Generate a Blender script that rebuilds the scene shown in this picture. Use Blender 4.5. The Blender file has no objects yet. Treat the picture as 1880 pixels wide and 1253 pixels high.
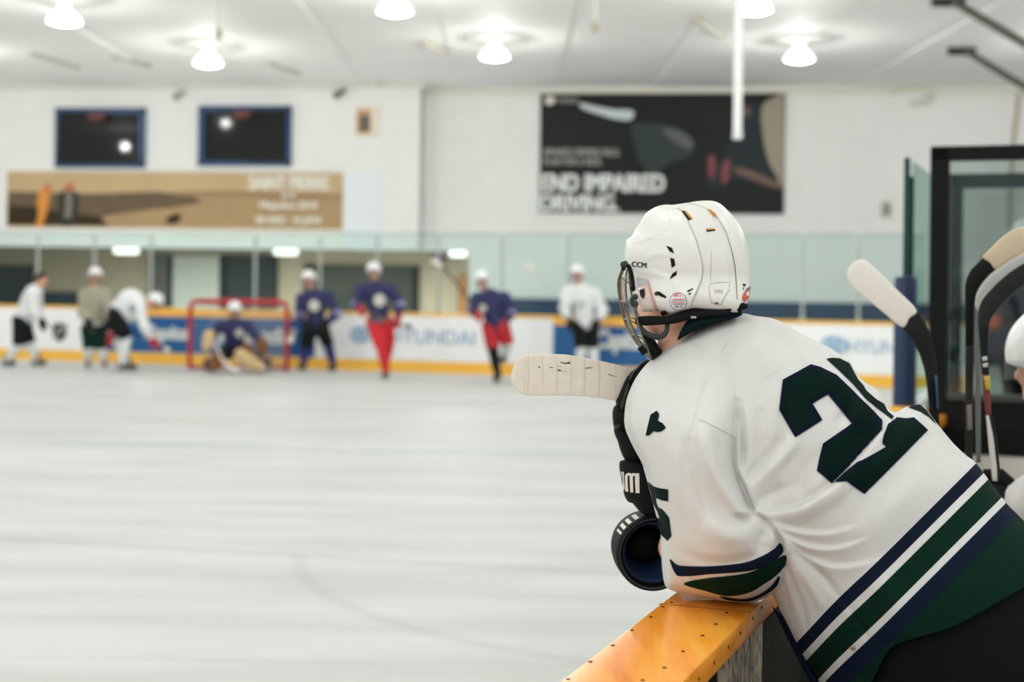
import bpy, bmesh, math, random
import numpy as np
from mathutils import Vector, Matrix
from mathutils.bvhtree import BVHTree
from mathutils.geometry import delaunay_2d_cdt

random.seed(7)
rng = np.random.RandomState(7)
SC = bpy.context.scene
COL = SC.collection

# ---------------------------------------------------------------- camera model
F = 1880 * 50 / 36.0          # focal length in pixels (50 mm on 36 mm)
CX, HY = 940.0, 510.0         # principal point: straight ahead, at eye level
CH = 1.73                     # camera height above the ice
ROLL = 0.012
CAM = Vector((0, 0, CH))

def PV(px, py, Y):
    """points seen at pixel (px,py) at distance Y (arrays)"""
    rx = np.asarray(px, float) - CX
    ry = np.asarray(py, float) - HY
    X = (rx + ROLL * ry) * Y / F
    Z = CH - (ry - ROLL * rx) * Y / F
    Yb = np.broadcast_to(np.asarray(Y, float), X.shape)
    return np.stack([X, Yb, Z], -1)

def P(px, py, Y):
    return Vector(PV(px, py, Y).tolist())

def G(px, Y, z=0.0):
    return Vector(((px - CX) * Y / F, Y, z))

# ---------------------------------------------------------------- materials
def lin(c):
    out = []
    for v in c:
        v = v / 255.0
        out.append(v / 12.92 if v <= 0.04045 else ((v + 0.055) / 1.055) ** 2.4)
    return out

MATS = {}
def mat(name, rgb, rough=0.6, metal=0.0, var=0.06, scale=30.0, bump=0.0, bscale=200.0, coat=0.0, spec=0.5, emit=None, sheen=0.0):
    if name in MATS:
        return MATS[name]
    m = bpy.data.materials.new(name); m.use_nodes = True
    nt = m.node_tree; b = nt.nodes['Principled BSDF']
    c = lin(rgb)
    if spec == 0.5 and max(rgb) < 80: spec = 0.1
    tc = nt.nodes.new('ShaderNodeTexCoord')
    nz = nt.nodes.new('ShaderNodeTexNoise'); nz.inputs['Scale'].default_value = scale
    nz.inputs['Detail'].default_value = 4
    nt.links.new(tc.outputs['Object'], nz.inputs['Vector'])
    rp = nt.nodes.new('ShaderNodeValToRGB')
    lo = [max(0, v * (1 - var)) for v in c]; hi = [min(1, v * (1 + var)) for v in c]
    rp.color_ramp.elements[0].position = 0.3; rp.color_ramp.elements[1].position = 0.7
    rp.color_ramp.elements[0].color = (*lo, 1); rp.color_ramp.elements[1].color = (*hi, 1)
    nt.links.new(nz.outputs['Fac'], rp.inputs['Fac'])
    nt.links.new(rp.outputs['Color'], b.inputs['Base Color'])
    b.inputs['Roughness'].default_value = rough
    b.inputs['Metallic'].default_value = metal
    b.inputs['Specular IOR Level'].default_value = spec
    b.inputs['Coat Weight'].default_value = coat
    b.inputs['Sheen Weight'].default_value = sheen
    if emit:
        b.inputs['Emission Color'].default_value = (*lin(emit[0]), 1)
        b.inputs['Emission Strength'].default_value = emit[1]
    if bump:
        n2 = nt.nodes.new('ShaderNodeTexNoise'); n2.inputs['Scale'].default_value = bscale
        n2.inputs['Detail'].default_value = 3
        nt.links.new(tc.outputs['Object'], n2.inputs['Vector'])
        bp = nt.nodes.new('ShaderNodeBump'); bp.inputs['Strength'].default_value = bump
        bp.inputs['Distance'].default_value = 0.002
        nt.links.new(n2.outputs['Fac'], bp.inputs['Height'])
        nt.links.new(bp.outputs['Normal'], b.inputs['Normal'])
    MATS[name] = m
    return m

def glass_mat(name, tint, gloss=0.06, grough=0.03):
    m = bpy.data.materials.new(name); m.use_nodes = True
    nt = m.node_tree; nt.nodes.clear()
    out = nt.nodes.new('ShaderNodeOutputMaterial')
    mx = nt.nodes.new('ShaderNodeMixShader'); mx.inputs['Fac'].default_value = gloss
    tr = nt.nodes.new('ShaderNodeBsdfTransparent'); tr.inputs['Color'].default_value = (*lin(tint), 1)
    gl = nt.nodes.new('ShaderNodeBsdfGlossy'); gl.inputs['Roughness'].default_value = grough
    nt.links.new(tr.outputs[0], mx.inputs[1]); nt.links.new(gl.outputs[0], mx.inputs[2])
    nt.links.new(mx.outputs[0], out.inputs['Surface'])
    MATS[name] = m
    return m

# ---------------------------------------------------------------- objects
def meta(o, label=None, cat=None, group=None, kind=None):
    if label: o['label'] = label
    if cat: o['category'] = cat
    if group: o['group'] = group
    if kind: o['kind'] = kind
    return o

def attach(o, parent):
    if parent is not None:
        o.parent = parent
        if parent.type == 'EMPTY':
            o.matrix_parent_inverse = Matrix.Translation(-parent.location)

def empty(name, loc, label=None, cat=None, group=None, kind=None):
    o = bpy.data.objects.new(name, None); COL.objects.link(o)
    o.location = Vector(loc); o.empty_display_size = 0.1
    return meta(o, label, cat, group, kind)

def mk(name, geos, mats, parent=None, smooth=None, midx=None):
    """one mesh object from a list of (verts, faces)"""
    V = []; Fs = []
    for v, f in geos:
        k = len(V)
        V.extend([tuple(p) for p in v]); Fs.extend([tuple(int(i) + k for i in q) for q in f])
    me = bpy.data.meshes.new(name)
    me.from_pydata(V, [], Fs)
    if not isinstance(mats, (list, tuple)): mats = [mats]
    for m in mats: me.materials.append(m)
    if midx is not None:
        me.polygons.foreach_set('material_index', np.asarray(midx, np.int32))
    if smooth is not None:
        me.polygons.foreach_set('use_smooth', np.ones(len(me.polygons), bool))
        if smooth < 3.1: me.set_sharp_from_angle(angle=smooth)
    me.update()
    o = bpy.data.objects.new(name, me); COL.objects.link(o)
    attach(o, parent)
    return o

# ---------------------------------------------------------------- primitive geometry
def boxg(c0, c1, M=None, bev=0.0):
    bm = bmesh.new()
    bmesh.ops.create_cube(bm, size=1)
    for v in bm.verts:
        v.co = Vector([(c0[i] + c1[i]) / 2 + v.co[i] * (c1[i] - c0[i]) for i in range(3)])
    if bev > 0:
        bmesh.ops.bevel(bm, geom=bm.edges[:], offset=bev, segments=2, affect='EDGES', profile=0.5)
    if M is not None: bm.transform(M)
    bm.verts.index_update()
    g = ([v.co.copy() for v in bm.verts], [[v.index for v in f.verts] for f in bm.faces])
    bm.free(); return g

def catmull(pts, n=6, closed=False):
    pts = [np.asarray(p, float) for p in pts]; N = len(pts); out = []
    rngi = range(N) if closed else range(N - 1)
    for i in rngi:
        if closed: p0, p1, p2, p3 = pts[i - 1], pts[i], pts[(i + 1) % N], pts[(i + 2) % N]
        else: p0, p1, p2, p3 = pts[max(i - 1, 0)], pts[i], pts[i + 1], pts[min(i + 2, N - 1)]
        for k in range(n):
            t = k / n
            out.append(0.5 * ((2 * p1) + (-p0 + p2) * t + (2 * p0 - 5 * p1 + 4 * p2 - p3) * t * t + (-p0 + 3 * p1 - 3 * p2 + p3) * t ** 3))
    if not closed: out.append(pts[-1])
    return out

def tube(pts, r, n=8, smooth=0, closed=False):
    pts = [Vector(p) for p in pts]
    rs = list(r) if isinstance(r, (list, tuple)) else [r] * len(pts)
    if smooth:
        c = catmull([np.array([*p, q]) for p, q in zip(pts, rs)], smooth, closed)
        pts = [Vector(q[:3]) for q in c]; rs = [q[3] for q in c]
    N = len(pts); V = []; Fs = []
    ref = None
    for i in range(N):
        if closed: d = pts[(i + 1) % N] - pts[i - 1]
        else: d = pts[min(i + 1, N - 1)] - pts[max(i - 1, 0)]
        d.normalize()
        if ref is None:
            ref = d.orthogonal().normalized()
        a = (ref - d * ref.dot(d)).normalized(); ref = a; b = d.cross(a)
        for k in range(n):
            t = 2 * math.pi * k / n
            V.append(pts[i] + (a * math.cos(t) + b * math.sin(t)) * rs[i])
    M = N if closed else N - 1
    for i in range(M):
        for k in range(n):
            j = (i + 1) % N
            Fs.append((i * n + k, i * n + (k + 1) % n, j * n + (k + 1) % n, j * n + k))
    if not closed:
        Fs.append(tuple(range(n - 1, -1, -1))); Fs.append(tuple((N - 1) * n + k for k in range(n)))
    return V, Fs

def lathe(prof, o, axis, n=32):
    """prof: list of (radius, along axis)"""
    axis = Vector(axis).normalized(); a = axis.orthogonal().normalized(); b = axis.cross(a); o = Vector(o)
    V = []; Fs = []
    for r, h in prof:
        for k in range(n):
            t = 2 * math.pi * k / n
            V.append(o + axis * h + (a * math.cos(t) + b * math.sin(t)) * r)
    for i in range(len(prof) - 1):
        for k in range(n):
            Fs.append((i * n + k, i * n + (k + 1) % n, (i + 1) * n + (k + 1) % n, (i + 1) * n + k))
    return V, Fs

def ellipsoid(c, ax, n=20, m=12):
    """ax: three vectors"""
    c = Vector(c); V = []; Fs = []
    for i in range(m + 1):
        ph = math.pi * i / m
        for k in range(n):
            t = 2 * math.pi * k / n
            V.append(c + Vector(ax[0]) * (math.sin(ph) * math.cos(t)) + Vector(ax[1]) * (math.sin(ph) * math.sin(t)) + Vector(ax[2]) * math.cos(ph))
    for i in range(m):
        for k in range(n):
            Fs.append((i * n + k, (i + 1) * n + k, (i + 1) * n + (k + 1) % n, i * n + (k + 1) % n))
    return V, Fs

# ---------------------------------------------------------------- implicit surfaces
def cone_sdf(p, a, b, ra, rb):
    a = np.array(a, float); b = np.array(b, float); ab = b - a
    t = np.clip(((p - a) @ ab) / max(ab @ ab, 1e-9), 0, 1)
    return np.linalg.norm(p - a - t[..., None] * ab, axis=-1) - (ra + t * (rb - ra))

def ell_sdf(p, c, r, R=None):
    q = p - np.array(c, float)
    if R is not None: q = q @ np.array(R, float).T
    q = q / np.array(r, float)
    k = np.linalg.norm(q, axis=-1)
    return (k - 1) * min(r)

def smin(a, b, k):
    h = np.clip(0.5 + 0.5 * (b - a) / k, 0, 1)
    return b * (1 - h) + a * h - k * h * (1 - h)

def surfnet(prims, vox, k=0.03, cut=None, pad=0.05):
    """prims: ('c',a,b,ra,rb) or ('e',c,(rx,ry,rz),R) ; smooth union -> quads"""
    los = []; his = []
    for q in prims:
        if q[0] == 'c':
            r = max(q[3], q[4]); los += [np.minimum(q[1], q[2]) - r]; his += [np.maximum(q[1], q[2]) + r]
        else:
            r = max(q[2]); los += [np.array(q[1]) - r]; his += [np.array(q[1]) + r]
    lo = np.min(los, 0) - pad; hi = np.max(his, 0) + pad
    n = np.ceil((hi - lo) / vox).astype(int) + 1
    ax = [lo[i] + vox * np.arange(n[i]) for i in range(3)]
    p = np.stack(np.meshgrid(*ax, indexing='ij'), -1)
    f = np.full(p.shape[:3], 1e3)
    for q in prims:
        d = cone_sdf(p, *q[1:]) if q[0] == 'c' else ell_sdf(p, *q[1:])
        f = smin(f, d, k)
    if cut is not None: f = np.maximum(f, cut(p))
    ins = f < 0
    shp = tuple(n - 1)
    cnt = np.zeros(shp); pos = np.zeros(shp + (3,))
    def sl(o): return tuple(slice(o[i], o[i] + shp[i]) for i in range(3))
    for axis in range(3):
        oth = [i for i in range(3) if i != axis]
        for d0 in (0, 1):
            for d1 in (0, 1):
                o = [0, 0, 0]; o[oth[0]] = d0; o[oth[1]] = d1
                o2 = list(o); o2[axis] = 1
                f0 = f[sl(o)]; f1 = f[sl(o2)]
                ch = (f0 < 0) != (f1 < 0)
                t = np.where(ch, f0 / np.where(ch, f0 - f1, 1), 0)
                pp = p[sl(o)].copy(); pp[..., axis] += t * vox
                pos += np.where(ch[..., None], pp, 0); cnt += ch
    act = cnt > 0
    idx = -np.ones(shp, int); idx[act] = np.arange(act.sum())
    V = pos[act] / cnt[act][:, None]
    Q = []
    for axis in range(3):
        b, c = [(1, 2), (2, 0), (0, 1)][axis]
        s0 = [slice(1, n[i] - 1) for i in range(3)]; s0[axis] = slice(0, n[axis] - 1)
        s1 = list(s0); s1[axis] = slice(1, n[axis])
        a0 = ins[tuple(s0)]; a1 = ins[tuple(s1)]
        ch = np.argwhere(a0 != a1)
        if len(ch) == 0: continue
        flip = a0[tuple(ch.T)]
        base = ch.copy(); base[:, b] += 1; base[:, c] += 1
        def cell(db, dc):
            q = base.copy(); q[:, b] -= db; q[:, c] -= dc
            return idx[q[:, 0], q[:, 1], q[:, 2]]
        q = np.stack([cell(1, 1), cell(0, 1), cell(0, 0), cell(1, 0)], 1)
        q[~flip] = q[~flip][:, ::-1]
        Q.append(q)
    return V.tolist(), np.concatenate(Q).tolist()

# ---------------------------------------------------------------- outline solids
def dens(poly, step, smooth):
    pts = [np.array(p, float) for p in poly]
    if smooth: pts = catmull(pts, 8, True)
    out = []
    for i in range(len(pts)):
        a, b = pts[i], pts[(i + 1) % len(pts)]
        L = np.linalg.norm(b - a)
        k = max(1, int(round(L / step)))
        if smooth and L < step * 0.6:
            if out and np.linalg.norm(out[-1] - a) < step * 0.6: continue
        for j in range(k): out.append(a + (b - a) * j / k)
    if smooth and np.linalg.norm(out[-1] - out[0]) < step * 0.4: out.pop()
    return np.array(out)

def inside(poly, pts):
    x, y = pts[:, 0], pts[:, 1]; r = np.zeros(len(pts), bool)
    a = poly; b = np.roll(poly, -1, 0)
    for (x0, y0), (x1, y1) in zip(a, b):
        if y0 == y1: continue
        c = (y0 > y) != (y1 > y)
        r ^= c & (x < (x1 - x0) * (y - y0) / (y1 - y0) + x0)
    return r

def bdist(poly, pts, closed=True):
    d = np.full(len(pts), 1e9)
    a = poly if closed else poly[:-1]
    b = np.roll(poly, -1, 0) if closed else poly[1:]
    for p, q in zip(a, b):
        ab = q - p; L = ab @ ab
        if L < 1e-12: continue
        t = np.clip(((pts - p) @ ab) / L, 0, 1)
        d = np.minimum(d, np.linalg.norm(pts - p - t[:, None] * ab, axis=1))
    return d

def bil(u, o, g, pts):
    q = (pts - o) / g
    i = np.floor(q).astype(int)
    i[:, 0] = np.clip(i[:, 0], 0, u.shape[0] - 2); i[:, 1] = np.clip(i[:, 1], 0, u.shape[1] - 2)
    f = np.clip(q - i, 0, 1)
    return (u[i[:, 0], i[:, 1]] * (1 - f[:, 0]) * (1 - f[:, 1]) + u[i[:, 0] + 1, i[:, 1]] * f[:, 0] * (1 - f[:, 1])
            + u[i[:, 0], i[:, 1] + 1] * (1 - f[:, 0]) * f[:, 1] + u[i[:, 0] + 1, i[:, 1] + 1] * f[:, 0] * f[:, 1])

def poisson(poly, g):
    lo = poly.min(0) - 2 * g; hi = poly.max(0) + 2 * g
    n = np.ceil((hi - lo) / g).astype(int) + 1
    X, Y = np.meshgrid(lo[0] + g * np.arange(n[0]), lo[1] + g * np.arange(n[1]), indexing='ij')
    pts = np.stack([X.ravel(), Y.ravel()], 1)
    m = inside(poly, pts).reshape(n)
    if min(n) > 26:
        u0, o0, g0 = poisson(poly, g * 2); u = bil(u0, o0, g0, pts).reshape(n) * m; it = 120
    else:
        u = np.zeros(n); it = 900
    for _ in range(it):
        s = np.zeros_like(u)
        s[1:-1, 1:-1] = u[2:, 1:-1] + u[:-2, 1:-1] + u[1:-1, 2:] + u[1:-1, :-2]
        u = (s + g * g) * 0.25 * m
    return u, lo, g

class Dome:
    """smooth height over an outline: 0 on the outline, 1 at its widest"""
    def __init__(s, poly, smooth=True, g=None, power=0.5):
        s.poly = dens(poly, 4, smooth)
        ext = (s.poly.max(0) - s.poly.min(0)).min()
        s.u, s.o, s.g = poisson(s.poly, g or max(0.4, min(3.0, ext / 60)))
        s.mx = s.u.max(); s.power = power
    def __call__(s, pts):
        pts = np.asarray(pts, float)
        return (np.clip(bil(s.u, s.o, s.g, pts), 0, None) / s.mx) ** s.power

def cdt(B, extra, lines):
    verts = [Vector(p) for p in B]; n = len(B)
    edges = [(i, (i + 1) % n) for i in range(n)]
    for p in extra: verts.append(Vector(p))
    for L in lines:
        k = len(verts)
        for p in L: verts.append(Vector(p))
        edges += [(k + i, k + i + 1) for i in range(len(L) - 1)]
    r = delaunay_2d_cdt(verts, edges, [], 1, 1e-4)
    V = np.array([tuple(v) for v in r[0]]); T = np.array([f for f in r[2] if len(f) == 3])
    c = V[T].mean(1)
    T = T[inside(B, c)]
    return V, T

def hexgrid(B, step, margin):
    lo = B.min(0); hi = B.max(0); pts = []
    ys = np.arange(lo[1], hi[1], step * 0.866)
    for k, y in enumerate(ys):
        xs = np.arange(lo[0] + (step / 2 if k % 2 else 0), hi[0], step)
        pts.append(np.stack([xs, np.full(len(xs), y)], 1))
    pts = np.concatenate(pts)
    pts = pts[inside(B, pts)]
    if len(pts): pts = pts[bdist(B, pts) > margin]
    return pts

def seglen(L, step):
    out = []
    for a, b in zip(L[:-1], L[1:]):
        a = np.array(a, float); b = np.array(b, float)
        k = max(1, int(np.linalg.norm(b - a) / step))
        out += [a + (b - a) * j / k for j in range(k)]
    out.append(np.array(L[-1], float)); return np.array(out)

def inflate(name, poly, Yb, Hf, Hb, mats, parent=None, step=5, smooth=True, disp=None, lines=(), keep=None, matf=None,
            power=0.5, dome=None, bvh=False, fade=3.0):
    """rounded solid standing at distance Yb whose outline is poly; Hf/Hb = bulge towards / away in metres"""
    B = dens(poly, step, smooth)
    dm = dome or Dome(poly, smooth, power=power)
    I = hexgrid(B, step, step * 0.8)
    t = np.roll(B, -1, 0) - np.roll(B, 1, 0)
    nrm = np.stack([-t[:, 1], t[:, 0]], 1) / (np.linalg.norm(t, axis=1)[:, None] + 1e-9)
    A = 0.5 * np.sum(B[:, 0] * np.roll(B[:, 1], -1) - np.roll(B[:, 0], -1) * B[:, 1])
    if A < 0: nrm = -nrm
    rings = []
    for d in (0.12, 0.4):
        q = B + nrm * d * step
        q = q[inside(B, q)]
        if len(q): q = q[bdist(B, q) > d * step * 0.8]
        if len(q): rings.append(q)
    ex = np.concatenate([I] + rings) if len(I) or rings else np.zeros((0, 2))
    V, T = cdt(B, ex, [seglen(L, step) for L in lines])
    if keep is not None: T = T[keep(V[T].mean(1))]
    used = np.unique(T); mp = -np.ones(len(V), int); mp[used] = np.arange(len(used)); V = V[used]; T = mp[T]
    d = bdist(B, V); on = d < 1e-2
    h = dm(V); h[on] = 0
    yb = Yb(V[:, 0], V[:, 1]) if callable(Yb) else np.full(len(V), float(Yb))
    add = np.zeros(len(V))
    if disp is not None: add = disp(V) * np.clip(d / (fade * step), 0, 1)
    front = PV(V[:, 0], V[:, 1], yb - Hf * h - add)
    back = PV(V[:, 0], V[:, 1], yb + Hb * h)
    n = len(V)
    bi = np.where(on, np.arange(n), -1)
    nb = np.where(~on)[0]; bi[nb] = n + np.arange(len(nb))
    W = np.concatenate([front, back[nb]])
    FF = T[:, ::-1]; BF = bi[T]
    ok = ~(on[T].all(1))
    Fs = np.concatenate([FF, BF[ok]])
    mi = None
    if matf is not None:
        c = V[T].mean(1); a = matf(c); mi = np.concatenate([a, a[ok]])
    o = mk(name, [(W.tolist(), Fs.tolist())], mats, parent, smooth=3.14, midx=mi)
    if bvh:
        return o, BVHTree.FromPolygons(front.tolist(), FF.tolist())
    return o

def decal(name, poly, bvh, m, parent, off=0.0015, step=5, smooth=False, lines=()):
    """thin applique lying on a surface"""
    B = dens(poly, step, smooth)
    V, T = cdt(B, hexgrid(B, step, step * 0.5), lines)
    R = []; last = None; miss = []
    for i, (x, y) in enumerate(V):
        d = (P(x, y, 1.0) - CAM).normalized()
        loc, n, _, _ = bvh.ray_cast(CAM, d)
        if loc is None:
            miss.append(i); R.append(None); continue
        if n.dot(d) > 0: n = -n
        n = (n - d * 0.6).normalized()
        R.append(loc + n * off)
    good = [i for i in range(len(V)) if R[i] is not None]
    for i in miss:
        j = min(good, key=lambda g: (V[g][0] - V[i][0]) ** 2 + (V[g][1] - V[i][1]) ** 2)
        R[i] = P(V[i][0], V[i][1], R[j].y)
    return mk(name, [([tuple(v) for v in R], T[:, ::-1].tolist())], m, parent, smooth=3.14)

def decal_mesh(name, V2, T, bvh, m, parent, off=0.002):
    R = []
    for x, y in V2:
        d = (P(x, y, 1.0) - CAM).normalized()
        loc, n, _, _ = bvh.ray_cast(CAM, d)
        if loc is None: loc = R[-1] if R else P(x, y, 3.0); R.append(loc); continue
        if n.dot(d) > 0: n = -n
        R.append(loc + (n - d * 0.6).normalized() * off)
    return mk(name, [([tuple(v) for v in R], T)], m, parent)

def band(pts, w, smooth=5):
    """polygon along a polyline, w wide"""
    p = np.array(catmull(pts, smooth)) if smooth else np.array(pts, float)
    ws = np.interp(np.linspace(0, 1, len(p)), np.linspace(0, 1, len(w)), w) if isinstance(w, (list, tuple)) else np.full(len(p), float(w))
    t = np.gradient(p, axis=0); n = np.stack([-t[:, 1], t[:, 0]], 1); n /= np.linalg.norm(n, axis=1)[:, None] + 1e-9
    return np.concatenate([p + n * ws[:, None] / 2, (p - n * ws[:, None] / 2)[::-1]])

# ---------------------------------------------------------------- upright planes (walls, boards)
class Plane:
    def __init__(s, o, ang):
        """o: point; ang: degrees by which the right-hand end comes towards the camera"""
        a = math.radians(ang); s.o = Vector((o[0], o[1], 0)); s.d = Vector((math.cos(a), -math.sin(a), 0)); s.n = Vector((-math.sin(a), -math.cos(a), 0))
    def hit(s, px, py):
        r = P(px, py, 1.0) - CAM
        t = (s.o - CAM).dot(s.n) / r.dot(s.n)
        q = CAM + r * t
        return (q - s.o).dot(s.d), q.z
    def pt(s, u, z, t=0.0): return s.o + s.d * u + s.n * t + Vector((0, 0, z))
    def M(s): return Matrix((( s.d.x, s.n.x, 0, s.o.x), (s.d.y, s.n.y, 0, s.o.y), (0, 0, 1, 0), (0, 0, 0, 1)))
    def rect(s, x0, y0, x1, y1):
        u0 = s.hit(x0, (y0 + y1) / 2)[0]; u1 = s.hit(x1, (y0 + y1) / 2)[0]
        z1 = s.hit((x0 + x1) / 2, y0)[1]; z0 = s.hit((x0 + x1) / 2, y1)[1]
        return u0, u1, z0, z1
    def box(s, u0, u1, z0, z1, t0, t1, bev=0.0): return boxg((u0, t0, z0), (u1, t1, z1), s.M(), bev)
    def poly(s, pts, t, smooth=False, px=True):
        q = dens(pts, 1e6, False) if not smooth else np.array(catmull([np.array(p, float) for p in pts], 6, True))
        V = []
        for p in q:
            u, z = s.hit(*p) if px else p
            V.append(s.pt(u, z, t))
        k = len(V)
        V2, T = cdt(np.array(q), np.zeros((0, 2)), [])
        R = [s.pt(*(s.hit(*p) if px else p), t) for p in V2]
        return R, T.tolist()

def text2d(s, bold=0.0, shear=0.0):
    c = bpy.data.curves.new('lettering', 'FONT'); c.body = s; c.shear = shear; c.size = 1; c.resolution_u = 6
    o = bpy.data.objects.new('lettering', c); COL.objects.link(o)
    dg = bpy.context.evaluated_depsgraph_get(); dg.update()
    me = bpy.data.meshes.new_from_object(o.evaluated_get(dg))
    bm = bmesh.new(); bm.from_mesh(me); bmesh.ops.triangulate(bm, faces=bm.faces[:]); bm.to_mesh(me); bm.free()
    V = np.array([v.co[:2] for v in me.vertices]); T = [list(p.vertices) for p in me.polygons]
    bpy.data.objects.remove(o); bpy.data.meshes.remove(me); bpy.data.curves.remove(c)
    if bold:                                   # heavier strokes: the outline repeated a little to each side
        n = len(V); sh = [(-bold, -bold * .5), (0, 0), (bold, bold * .5), (-bold, bold * .5), (bold, -bold * .5)]
        V = np.concatenate([V + np.array(d) for d in sh]); T = [[i + k * n for i in q] for k in range(5) for q in T]
    V = V - V.min(0); V = V / V.max(0)
    return V, T

def text_on(name, s, pl, u0, u1, z0, z1, t, m, parent, bold=0.0, shear=0.0):
    V, T = text2d(s, bold, shear)
    n = len(V) // 5 if bold else len(V)
    R = [pl.pt(u0 + a * (u1 - u0), z0 + b * (z1 - z0), t + .002 * (i // n)) for i, (a, b) in enumerate(V)]
    return mk(name, [(R, T)], m, parent)
# ================================================================ palette
M_wall = mat('painted_wall', (229, 230, 227), 0.7, var=0.02, scale=2)
M_ceil = mat('ceiling_foil', (231, 232, 230), 0.7, var=0.02, scale=1.2, spec=.3)
M_white = mat('white_board', (250, 252, 252), 0.35, var=0.02, scale=3)
M_blue = mat('advert_blue', (26, 92, 150), 0.4, var=0.05, scale=3)
M_yel = mat('yellow_plastic', (255, 196, 72), 0.4, var=0.04, scale=5)
M_navyw = mat('navy_painted_wall', (38, 62, 92), 0.6, var=0.05, scale=2)
M_frameblue = mat('window_frame_blue', (30, 62, 108), 0.45)
M_black = mat('black_metal', (20, 24, 23), 0.45)
M_dark = mat('dark_panel', (38, 42, 40), 0.6, var=0.15, scale=6)
M_steel = mat('stanchion_metal', (176, 182, 176), 0.5, 0.1)
M_teal = mat('teal_frame', (34, 56, 58), 0.4)
M_lamp = mat('lamp_lens', (255, 255, 250), 0.4, emit=((255, 253, 246), 6.0))
M_tube = mat('tube_lens', (255, 255, 250), 0.4, emit=((255, 253, 242), 1.1))
M_lampbody = mat('lamp_reflector', (236, 238, 236), 0.4)
def acrylic():
    m = bpy.data.materials.new('lamp_acrylic'); m.use_nodes = True
    nt = m.node_tree; b = nt.nodes['Principled BSDF']; out = nt.nodes['Material Output']
    b.inputs['Base Color'].default_value = (.9, .9, .88, 1); b.inputs['Roughness'].default_value = .3
    b.inputs['Emission Color'].default_value = (1, .99, .95, 1); b.inputs['Emission Strength'].default_value = .12
    tr = nt.nodes.new('ShaderNodeBsdfTransparent'); mx = nt.nodes.new('ShaderNodeMixShader'); mx.inputs[0].default_value = .72
    nt.links.new(tr.outputs[0], mx.inputs[1]); nt.links.new(b.outputs[0], mx.inputs[2]); nt.links.new(mx.outputs[0], out.inputs['Surface'])
    return m
M_acr = acrylic()
M_tan = mat('banner_tan', (190, 163, 122), 0.6, var=0.05, scale=1.5)
M_tan2 = mat('banner_shore', (166, 138, 98), 0.6, var=0.06, scale=1.5)
M_brown = mat('banner_brown', (96, 78, 54), 0.6, var=0.1, scale=3)
M_brown2 = mat('banner_dark_brown', (60, 50, 36), 0.6, var=0.1, scale=3)
M_cream = mat('cream_lettering', (226, 222, 208), 0.6, var=0.02)
M_lobby = mat('lobby_wall', (182, 166, 140), 0.7, var=0.05, scale=1)
M_lobbyd = mat('lobby_ceiling', (110, 106, 94), 0.8, var=0.05, scale=1)
M_navy = mat('navy_cloth', (48, 52, 104), 0.8)
M_glass = glass_mat('rink_glass', (243, 251, 249), 0.02, 0.05)
M_winglass = mat('dark_window_glass', (40, 42, 40), 0.06, var=0.05, spec=0.5)
M_clear = glass_mat('bench_glass', (226, 232, 230), 0.04)
M_tealedge = glass_mat('glass_edge', (120, 160, 150), 0.05)

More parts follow.
